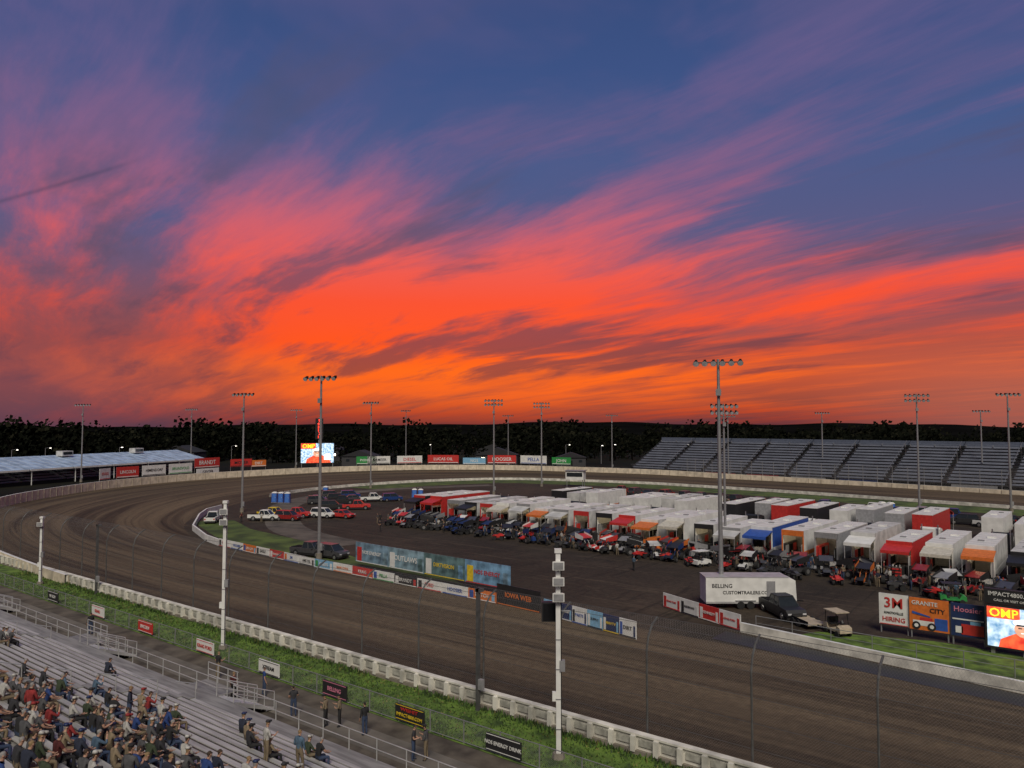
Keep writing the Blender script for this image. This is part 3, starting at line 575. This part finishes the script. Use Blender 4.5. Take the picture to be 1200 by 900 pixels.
b=B(); b.box((0,0,1.7),(7.6,2.3,2.35),white); b.prism([(3.8,.55),(3.8,2.87),(4.5,2.6),(4.6,.75)],-1.1,1.1,white); b.box((0,0,2.9),(7.7,2.36,.06),alu)
b.box((0,-1.16,.6),(7.6,.04,.18),alu); b.box((2.2,-1.165,1.6),(.8,.03,1.9),grey); b.cyl((4.6,0,.55),(5.6,0,.5),.06,.06,6,dark)
for xx in (-.6,.3):
    for s_ in (-1,1): b.cyl((xx,s_*.95,.36),(xx,s_*1.2,.36),.36,.36,12,rubber)
b.box((-.15,-1.2,.8),(1.9,.12,.08),alu); o=b.obj("enclosed_trailer",(-28.2,70.9,0),radians(38))
text("BELLING",.5,(-2.3,-1.17,2.1),black,o); text("CUSTOMTRAILERS.COM",.42,(.0,-1.17,1.5),black,o)
def cart(c1,roof):
    b=B(); b.prism([(-1.1,.35),(-1.1,.8),(-.6,.85),(-.5,.5),(.5,.5),(.7,.9),(1.1,.75),(1.15,.35)],-.55,.55,c1); b.box((-.35,0,.85),(.5,1.0,.12),black); b.box((-.62,0,1.1),(.1,1.0,.45),black)
    for xx in (-.75,.75):
        for s_ in (-1,1): b.cyl((xx,s_*.45,.24),(xx,s_*.62,.24),.24,.24,12,rubber)
    for xx,tx in ((-.9,-.8),(.75,.55)):
        for s_ in (-1,1): b.cyl((xx,s_*.5,.8),(tx,s_*.5,1.85),.025,.025,5,dark)
    b.box((-.1,0,1.88),(1.7,1.2,.07),roof); b.cyl((.35,.25,.9),(.2,.25,1.1),.15,.15,10,black); return b
cart(tan,tan).obj("golf_cart",(-18.5,66.2,0),-.7); cart(green,black).obj("utility_vehicle",(-13,84.5,0),.3); cart(white,white).obj("golf_cart",(-40,87.5,0),1.2)
b=B(); b.box((0,0,.45),(3.6,1.8,.12),tan); b.box((0,-.9,.6),(3.6,.05,.25),dark)
for xx in (-.4,.4):
    for s_ in (-1,1): b.cyl((xx,s_*.8,.3),(xx,s_*1.0,.3),.3,.3,12,rubber)
b.cyl((1.8,0,.45),(2.8,0,.4),.05,.05,6,dark); b.obj("flatbed_trailer",(-21.5,67.6,0),-.7)
def toilet():
    b=B(); b.taper((0,0),(1.15,1.15),(1.08,1.08),.1,2.1,blue); b.taper((0,0),(1.2,1.2),(.5,.9),2.1,2.35,white); b.box((0,-.57,1.1),(.75,.05,1.75),M("toilet_door_blue",(.06,.18,.55),.5)); b.box((0,0,.05),(1.2,1.2,.1),grey); b.cyl((.4,.4,2.1),(.4,.4,2.7),.05,.05,6,dark); b.box((.28,-.61,1.15),(.06,.04,.15),white); return b.mesh("portable_toilet")
pt=toilet()
for x,y in [(-146,101),(-144.5,101.6),(-143,102.2),(-150,118),(-128,126),(-126.6,126.6),(-36,160),(-34.5,160)]: place(pt,"portable_toilet",(x,y,0),radians(40))
# ------------------------------------------------------------------ far grandstands
def far_stand(name,length,rows,rise,run,base,sec,seatm,banners=True,extra=None):
    b=B(); n=int(length/sec)
    b.box((length/2,-.2,base/2),(length,.3,base+.1),dark)
    for k in range(n):
        x0=k*sec+.5; x1=(k+1)*sec-.9
        for r_ in range(rows):
            y=r_*run; z=base+r_*rise
            b.box(((x0+x1)/2,y+run*.3,z+.42),(x1-x0,run*.42,.06),seatm); b.poly([(x0,y+run,z+.05),(x1,y+run,z+.05),(x1,y+run,z+rise),(x0,y+run,z+rise)],dark if r_%2 else seatm)
            b.poly([(x0,y+.02,z+.03),(x1,y+.02,z+.03),(x1,y+run,z+.03),(x0,y+run,z+.03)],alud)
        for r_ in range(0,rows): b.box((x1+.65,r_*run+run/2,base+r_*rise+.02),(1.0,run,.06),M("stair_grey",(.06,.06,.07),.8))
        b.cyl((x1+.1,0,base+1),(x1+.1,rows*run,base+rows*rise+1),.05,.05,4,steel); b.cyl((x1+1.2,0,base+1),(x1+1.2,rows*run,base+rows*rise+1),.05,.05,4,dark)
        for q in range(3): xx=x0+q*(x1-x0)/2; b.box((xx,rows*run*.95,(base+rows*rise)/2),(.2,.2,base+rows*rise),steel)
        if banners:
            b.box(((x0+x1)/2,-.42,base*.55),((x1-x0)*.8,.06,1.1),R.choice([paints[3],navy,grey,grey,navy,dark,black]))
            for q in range(5): b.box((x0+1+q*(x1-x0)/5,-.15,base+.5),(.06,.06,1.0),steel)
    top=base+rows*rise; b.box((length/2,rows*run,top+.3),(length,.08,1.3),M("stand_back_panel",(.10,.12,.17),.7))
    if extra: extra(b)
    for zz in (base+.9,base+1.2): b.cyl((0,-.15,zz),(length,-.15,zz),.03,.03,4,steel)
    return b.obj(name)
o=far_stand("back_grandstand",190,24,.40,.80,1.8,14.6,M("stand_seat_alu",(.20,.22,.28),.6,.15,.3)); o.location=(-138,244,0); o.rotation_euler=(0,0,radians(-7.5))
rfb=M("blue_white_roof",(.30,.40,.55),.5,.3,.4,detail=6)
def roof(b):
    # long sloping roof over the turn stand carried on columns
    for k in range(8):
        x0=k*15; b.hexa([(x0+.2,-2,4.3),(x0+14.8,-2,4.3),(x0+14.8,11,7.4),(x0+.2,11,7.4),(x0+.2,-2,4.5),(x0+14.8,-2,4.5),(x0+14.8,11,7.6),(x0+.2,11,7.6)],rfb)
        b.box((x0+7.5,-2.05,4.25),(14.6,.12,.5),white)
        for yy,zz in ((-1.6,4.3),(10.5,7.3)): b.cyl((x0+1,yy,0),(x0+1,yy,zz),.14,.14,6,white)
        for q in range(5): b.box((x0+1.5+q*3,4.5,6.02+.0),(.08,12.8,.10),white,rx=atan2(3.1,13))
        if k%2==0: b.box((x0+7,9,8.1),(4,2.5,1.6),dwhite); b.box((x0+7,7.7,8.2),(3.4,.06,.8),glass)
o=far_stand("covered_turn_grandstand",120,9,.34,1.0,.9,15,M("turn_stand_seat",(.30,.34,.40),.6,.15,.3),False,roof); o.location=(-226,44,0); o.rotation_euler=(0,0,radians(112))
def shed(name,x,y,wd,dp,h,rz,wm,rm,lit=False):
    b=B(); b.box((0,0,h/2),(wd,dp,h),wm); b.prism([(-wd/2-.4,h),(0,h+wd*.18),(wd/2+.4,h)],-dp/2-.4,dp/2+.4,rm)
    b.box((0,-dp/2-.03,1.2),(1.1,.06,2.2),dark)
    for xx in (-wd*.32,wd*.32): b.box((xx,-dp/2-.03,h*.6),(1.4,.06,1.0),lamp_warm if lit else glass)
    return b.obj(name,(x,y,0),rz)
dkw=M("dim_siding",(.04,.04,.045),.8); rfm=M("dim_roof",(.02,.02,.024),.8)
for a_ in [(-250,215,14,10,4),(-215,262,18,9,4),(-180,268,12,8,3.5),(-300,235,20,12,5),(-240,290,16,10,5),(-330,180,16,12,5)]: shed("service_building",*a_,radians(35),dkw,rfm,R.random()<.4)
b=B(); b.box((0,0,3.2),(5,3,2.4),white); b.box((0,-1.53,3.4),(4.4,.06,1.1),glass); b.box((0,0,4.5),(5.6,3.6,.15),grey)
for xx in (-2.2,2.2):
    for yy in (-1.2,1.2): b.cyl((xx,yy,0),(xx,yy,2),.1,.1,6,steel)
b.obj("infield_control_booth",(-118,178,0),radians(20))
# ------------------------------------------------------------------ trees
fm=[M("unlit_foliage",(.006,.007,.005),.95,.4,.2,spec=0),M("foliage_lit_tops",(.014,.014,.009),.95,.4,.2,spec=0)]; bark=M("bark",(.008,.007,.006),.95,spec=0)  # trees coloured near-black as if outside the flood light
def tree_into(b,x,y,h,leafs=100):
    b.cyl((x,y,0),(x,y,h*.5),h*.025,h*.012,5,bark,False)
    for k in range(3):
        an=R.uniform(0,6.28); b.cyl((x,y,h*.3),(x+cos(an)*h*.2,y+sin(an)*h*.2,h*.65),h*.012,h*.004,4,bark,False)
    lobes=[(x+R.gauss(0,h*.2),y+R.gauss(0,h*.2),h*R.uniform(.12,.84),h*R.uniform(.13,.26)) for _ in range(8)]
    for k in range(leafs):
        lx,ly,lz,lr=R.choice(lobes); d=Vector((R.gauss(0,1),R.gauss(0,1),R.gauss(0,.8))).normalized()*lr*R.uniform(.4,1.08)
        c_=Vector((lx,ly,max(.5,lz)))+d; s_=R.uniform(.45,1.25)*h/16; u=Vector((R.gauss(0,1),R.gauss(0,1),R.gauss(0,1))).normalized(); v_=u.orthogonal().normalized()
        b.poly([c_+u*s_,c_+v_*s_*.8,c_-u*s_*.9,c_-v_*s_],fm[0] if d.z<lr*.3 or R.random()<.5 else fm[1])  # upper leaves take the paler copy: top light put into the colour
def cam_polar(azd,r): t=pi/2+YAW-radians(azd); return r*cos(t),r*sin(t)
tb=B()
for i in range(900):
    azd=R.uniform(-42,42); r=R.uniform(360,600); x,y=cam_polar(azd,r)
    h=R.uniform(10,17.5)*(1.0+.14*sin(azd*.55)+.10*sin(azd*1.7+2)); h*=r/470 if r>470 else 1
    if azd<-18: h*=1.06
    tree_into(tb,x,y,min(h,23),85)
tb.obj("tree_line")
hb=B(); hm=M("distant_hill",(.006,.006,.006),.95,.3,.01,spec=0)
prev=None
for i in range(101):
    azd=-60+i*1.2; x,y=cam_polar(azd,1500); z=18+3*sin(azd*.09+1)+2*sin(azd*.31)+1.2*sin(azd*.9); x2,y2=cam_polar(azd,650); x3,y3=cam_polar(azd,3500)
    if prev: 
        hb.poly([prev[1],(x2,y2,-.1),(x,y,z),prev[0]],hm); hb.poly([prev[0],(x,y,z),(x3,y3,-5),prev[2]],hm)
    prev=((x,y,z),(x2,y2,-.1),(x3,y3,-5))
hb.obj("hills")
b=B(); b.cyl((0,0,0),(0,0,8),.1,.07,6,steel); b.cyl((0,0,8),(0,-1.2,8.3),.05,.05,5,steel); b.taper((0,-1.3),(.5,.5),(.3,.3),8.05,8.35,steel); b.box((0,-1.3,8.0),(.45,.45,.12),lamp_white); sl=b.mesh("street_lamp")
for azd,r in [(-33,330),(-31.2,350),(-27,350),(-14,345),(-6,350),(4,350),(6.6,340),(7.4,355),(30,330),(-20,350),(13,355)]:
    x,y=cam_polar(azd,r); place(sl,"street_lamp",(x,y,0),R.uniform(0,6),scale=(1.3,1.3,1.0))
# ------------------------------------------------------------------ near bleachers
YF=24.0
b=B(); NR=25; plank=M("bleacher_plank",(.46,.45,.43),.5,.22,1.2,metal=.25,stretch=(.3,3,1)); plankf=M("bleacher_foot_plank",(.26,.255,.245),.6,.25,1.5,metal=.2,stretch=(.3,3,1))
for i in range(NR):
    yf=YF-.75*i; z=1.2+.27*i; ys=yf-.55
    x=-128.0
    while x<30:
        sg=6.0
        b.box((x+sg/2,yf-.16,z-.02),(sg-.03,.26,.045),plankf); b.box((x+sg/2,yf+.13,z-.02),(sg-.03,.24,.045),plankf)
        b.box((x+sg/2,ys,z+.41),(sg-.03,.25,.045),plank)
        for k in range(3): b.box((x+.5+k*2.4,ys,z+.2),(.05,.18,.4),steel)
        x+=sg
    b.box((-49,ys-.14,z+.12),(158,.03,.16),dark)  # near-black strip paints the shade in the riser gap
for k in range(40):
    x=-127+k*4; b.hexa([(x,YF,.0),(x+.08,YF,.0),(x+.08,5.5,.0),(x,5.5,0),(x,YF,1.15),(x+.08,YF,1.15),(x+.08,5.5,7.7),(x,5.5,7.7)],fsteel)
for xa in (-104,-82,-62,-42,-20,2):
    for i in range(NR): yf=YF-.75*i; z=1.2+.27*i; b.box((xa,yf-.2,z+.12),(1.2,.34,.04),plank); b.box((xa,yf-.55,z+.46),(1.2,.36,.04),plankf)
    for i in range(0,NR,3): yf=YF-.75*i; z=1.2+.27*i; b.cyl((xa,yf,z),(xa,yf,z+1.0),.025,.025,5,alu); b.cyl((xa,yf,z+1.0),(xa,yf-1.2,z+1.43),.025,.025,5,alu)
b.box((-49,YF+.75,1.16),(158,1.0,.06),plankf)
gaps=(-80,-58,-41)
x=-128
while x<30:
    if all(abs(x-g)>1.0 for g in gaps): b.cyl((x,YF+1.2,0),(x,YF+1.2,2.2),.03,.03,5,alu)
    x+=2
for z in (1.7,2.2):
    xs=[-128]+[g+d for g in gaps for d in (-.9,.9)]+[30]
    for q in range(0,len(xs),2): b.cyl((xs[q],YF+1.2,z),(xs[q+1],YF+1.2,z),.025,.025,5,alu)
b.obj("bleachers")
sheet("bleacher_under_shade",[(-130,4),(32,4),(32,YF+.9),(-130,YF+.9)],.045,dark)  # shade below the planks, painted as a near-black sheet
def stairs():
    b=B()
    for k in range(7): b.box((0,.3+k*.34,1.1-k*.165),(1.7,.34,.05),alu); b.box((0,.47+k*.34,1.02-k*.165),(1.7,.02,.14),grey)
    for s_ in (-.88,.88):
        b.hexa([(s_-.03,.1,.95),(s_+.03,.1,.95),(s_+.03,2.7,.0),(s_-.03,2.7,0),(s_-.03,.1,1.2),(s_+.03,.1,1.2),(s_+.03,2.7,.2),(s_-.03,2.7,.2)],alu)
        for zz in (.55,1.05): b.cyl((s_,.0,1.15+zz),(s_,2.7,.05+zz),.035,.035,6,alu)
        for q in range(5): t=q/4; b.cyl((s_,2.7*t,1.15-1.1*t),(s_,2.7*t,2.2-1.1*t),.03,.03,6,alu)
    b.box((-2.6,.7,1.12),(3.4,1.4,.05),plankf)
    for xx in (-4.2,-3.1,-2.0,-1.0): b.cyl((xx,1.4,0),(xx,1.4,2.2),.03,.03,6,alu)
    for zz in (1.45,1.8,2.2): b.cyl((-4.2,1.4,zz),(-.9,1.4,zz),.03,.03,6,alu)
    return b.mesh("bleacher_stairs")
sm=stairs()
for x in gaps: place(sm,"bleacher_stairs",(x,YF+1.25,0))
# ------------------------------------------------------------------ people
def person_mesh(pose,seed):
    r=random.Random(seed)
    def j(v): return r.uniform(-v,v)
    V={};E=[];RR={}
    def a_(n,p,rad,par=None): V[n]=p; RR[n]=rad; (E.append((par,n)) if par else None)
    if pose=='sit':
        ln=.10+j(.08); a_('pelvis',(0,0,.56),(.16,.13)); a_('spine',(0,ln*.3,.76),(.14,.115),'pelvis'); a_('chest',(0,ln*.8,.98),(.175,.12),'spine'); a_('nb',(0,ln,1.10),(.075,.07),'chest')
        hy=ln+.03; hz=1.10; hx=j(.03)
    else:
        ln=j(.04); a_('pelvis',(0,0,.95),(.155,.115)); a_('spine',(0,.0,1.14),(.135,.105),'pelvis'); a_('chest',(0,ln*.5,1.36),(.175,.12),'spine'); a_('nb',(0,ln,1.49),(.07,.065),'chest')
        hy=ln+.01; hz=1.49; hx=j(.02)
    a_('neck',(hx*.5,hy,hz+.06),(.055,.055),'nb'); a_('jaw',(hx,hy+.03,hz+.12),(.070,.075),'neck'); a_('brow',(hx,hy+.02,hz+.20),(.080,.092),'jaw'); a_('crown',(hx,hy+.0,hz+.27),(.062,.075),'brow')
    for s_,n in ((-1,'L'),(1,'R')):
        c_=V['chest']; a_('sh'+n,(s_*.185,c_[1],c_[2]+.06),(.068,.065),'chest')
        if pose=='sit':
            m_=r.random()
            if m_<.6: e_=(s_*.25,c_[1]+.12,.80); w_=(s_*.13,c_[1]+.34,.68); h_=(s_*.10,c_[1]+.42,.67)
            elif m_<.8: e_=(s_*.27,c_[1]+.05,.76); w_=(s_*.2,.34,.62); h_=(s_*.18,.43,.62)
            else: e_=(s_*.24,c_[1]+.2,.88); w_=(s_*.10,c_[1]+.28,1.08); h_=(s_*.07,c_[1]+.30,1.16)
            a_('hip'+n,(s_*.10,.06,.55),(.10,.095),'pelvis'); kx=s_*(.14+r.uniform(0,.06)); a_('knee'+n,(kx,.46,.53),(.068,.068),'hip'+n); a_('ank'+n,(kx,.42+j(.05),.11),(.045,.045),'knee'+n); a_('toe'+n,(kx*1.05,.58,.05),(.045,.035),'ank'+n)
        else:
            m_=r.random()
            if m_<.5: e_=(s_*.25,c_[1]-.02,1.12); w_=(s_*.27,c_[1]+.07,.88); h_=(s_*.27,c_[1]+.10,.80)
            elif m_<.75: e_=(s_*.27,c_[1],1.12); w_=(s_*.16,c_[1]+.2,1.08); h_=(s_*.08,c_[1]+.24,1.10)
            else: e_=(s_*.26,c_[1]+.05,1.14); w_=(s_*.22,c_[1]+.27,1.2); h_=(s_*.20,c_[1]+.35,1.24)
            st_=j(.12)*s_; a_('hip'+n,(s_*.095,0,.90),(.095,.10),'pelvis'); a_('knee'+n,(s_*.11,.02+st_*.6,.5),(.064,.066),'hip'+n); a_('ank'+n,(s_*.12,st_-.02,.09),(.042,.045),'knee'+n); a_('toe'+n,(s_*.13,st_+.14,.045),(.045,.035),'ank'+n)
        a_('elb'+n,e_,(.048,.046),'sh'+n); a_('wri'+n,w_,(.031,.030),'elb'+n); a_('hand'+n,h_,(.036,.022),'wri'+n)
    names=list(V); me=bpy.data.meshes.new("p"); me.from_pydata([V[n] for n in names],[(names.index(p),names.index(q)) for p,q in E],[])
    o=bpy.data.objects.new("p",me); S.collection.objects.link(o); o.modifiers.new("skin","SKIN")
    sv=me.skin_vertices[0].data
    for i,n in enumerate(names): sv[i].radius=RR[n]; sv[i].use_root=(n=='pelvis')
    ss=o.modifiers.new("sub","SUBSURF"); ss.levels=1; ss.render_levels=1
    dg=bpy.context.evaluated_depsgraph_get(); em=bpy.data.meshes.new_from_object(o.evaluated_get(dg)); bpy.data.objects.remove(o)
    vs=[tuple(v.co) for v in em.vertices]; fs=[];mi=[]
    hc=Vector(V['brow'])
    for p in em.polygons:
        c_=p.center; best=min(names,key=lambda n:(Vector(V[n])-c_).length_squared/(max(RR[n])**1.0))
        if best in('crown','brow'): k=3 if (c_.y<hc.y+.035 or c_.z>hc.z+.045) else 0
        elif best in ('jaw','neck'): k=3 if (best=='jaw' and c_.y<hc.y-.03) else 0
        elif best[:-1] in ('wri','hand'): k=0
        elif best=='pelvis' or best[:-1] in('hip','knee','ank'): k=2
        elif best[:-1]=='toe': k=4
        else: k=1
        if best[:-1]=='elb' and seed%3==0: k=0
        fs.append(tuple(p.vertices)); mi.append(k)
    def pr(p0,p1,r0,r1,k,n=4):
        q=B(); q.cyl(p0,p1,r0,r1,n,white); o_=len(vs); vs.extend(q.v); 
        for f_ in q.f: fs.append(tuple(o_+i_ for i_ in f_)); mi.append(k)
    hx_,hy_,hz_=V['brow']
    pr((hx_,hy_+.07,hz_-.01),(hx_,hy_+.118,hz_-.045),.010,.016,0)
    for s_ in (-1,1):
        pr((hx_+s_*.068,hy_,hz_-.03),(hx_+s_*.095,hy_-.012,hz_-.02),.022,.026,0,6)
        pr((hx_+s_*.032,hy_+.07,hz_),(hx_+s_*.032,hy_+.095,hz_),.011,.009,5,6)
    pr((hx_-.022,hy_+.088,hz_-.078),(hx_+.022,hy_+.088,hz_-.078),.007,.007,6)
    for n,s_ in (('L',-1),('R',1)):
        w_=Vector(V['wri'+n]); h_=Vector(V['hand'+n]); d=(h_-w_).normalized(); sd_=Vector((1,0,0)); sd_=(sd_-d*sd_.dot(d)).normalized(); up=d.cross(sd_)
        for q,(o_,ln_) in enumerate(((-.027,.062),(-.009,.074),(.009,.078),(.027,.068))):
            p0=h_+d*.015+sd_*o_; p1=p0+d*ln_*.5-up*.004; p2=p1+(d*.7-up*.55)*ln_*.5; pr(p0,p1,.0095,.0088,0,5); pr(p1,p2,.0088,.007,0,5)
        p0=h_-d*.02-sd_*s_*.03; p1=p0-sd_*s_*.025+d*.03; pr(p0,p1,.012,.010,0,5); pr(p1,p1+d*.03,.010,.008,0,5)
    if seed%3==1:
        pr((hx_,hy_+.0,hz_+.05),(hx_,hy_,hz_+.115),.102,.062,7,10); pr((hx_,hy_+.06,hz_+.055),(hx_,hy_+.17,hz_+.045),.055,.04,7,6)
    m2=bpy.data.meshes.new("person"); m2.from_pydata(vs,[],fs); m2.polygons.foreach_set("use_smooth",[True]*len(fs)); m2.update()
    return m2,mi
skin=M("skin",(.40,.23,.16),.6,.1); hair=[M("brown_hair",(.05,.03,.018),.8),M("black_hair",(.015,.012,.012),.8),M("blond_hair",(.24,.16,.08),.8),M("grey_hair",(.25,.24,.23),.8)]
cl=[(.018,.018,.020),(.02,.025,.045),(.24,.025,.025),(.07,.07,.075),(.02,.05,.18),(.40,.39,.37),(.22,.17,.11),(.09,.018,.018),(.42,.13,.03),(.03,.03,.035),(.07,.12,.18),(.04,.055,.03)]
cloth=[M("shirt_%d"%i,c_,.9,.25,6) for i,c_ in enumerate(cl)]; wts=[4.5,3.5,2.2,4,2,2,2.4,2,.9,4,1.8,2]
pants=[M("denim",(.035,.055,.11),.9),M("dark_trousers",(.02,.02,.022),.9),M("khaki",(.18,.14,.09),.9)]; eye=M("eye_dark",(.02,.015,.012),.3); lip=M("lips",(.3,.10,.09),.6)
def variants(pose,nbase,nvar):
    out_=[]
    for s_ in range(nbase):
        me,mi=person_mesh(pose,s_+ (0 if pose=='sit' else 50))
        for k in range(nvar):
            m3=me.copy()
            for mt in (skin,R.choices(cloth,wts)[0],R.choice(pants),R.choice(hair),black,eye,lip,R.choice([cloth[0],cloth[2],navy,cloth[5],cloth[9]])): m3.materials.append(mt)
            m3.polygons.foreach_set("material_index",mi); out_.append(m3)
    return out_
SIT=variants('sit',6,8); STD=variants('stand',5,7)
def spect(x,i,stand=False):
    yf=YF-.75*i; z=1.2+.27*i
    if stand: place(R.choice(STD),"standing_spectator",(x,yf-.02,z),R.uniform(-.6,.6))
    else: place(R.choice(SIT),"seated_spectator",(x,yf-.52,z-.02),R.uniform(-.25,.25),scale=(R.uniform(.95,1.12),1.05,R.uniform(.96,1.06)))
for i in range(4,25):
    x=-48.0
    while x<-20:
        yf=YF-.75*i
        f=(14.5-yf)/7.0 + (0 if x>-36 else (x+36)*.07) + (.2 if -36<x<-27 else 0)
        g=.5*sin(x*.8+i*.9)+.5*sin(x*.37-i*.6+1)
        if R.random()<max(0.0,min(.62,.32+.32*f))*(1 if g>-.2 else .2): spect(x,i,R.random()<.05)
        x+=R.uniform(.54,.74)
for x,i in [(-56,6),(-55.3,6),(-54.7,7),(-56.8,7),(-33,3),(-31.5,4),(-47,3),(-29,2),(-28.3,2)]: spect(x,i)
for x,y,rz in [(-43.4,27.3,.3),(-35.6,28.2,2),(-33,28.8,1.4),(-28.6,28.2,-1),(-28.1,28.6,2),(-42.7,29,-.4),(-48,29,.2),(-35,28.7,2.3),(-66,28.5,1.5),(-38.3,28,1)]: place(R.choice(STD),"standing_person",(x,y,.03),rz)
for i in range(140):
    x=R.uniform(-102,8); place(R.choice(STD),"crew_member",(x,R.uniform(87.5,97.3)-.05*(x+50),0),R.uniform(0,6.28))
for x,y in [(-93,84),(-45,80),(-118,79),(-121,77)]: place(R.choice(STD),"crew_member",(x,y,.01),R.uniform(0,6))
print("done")
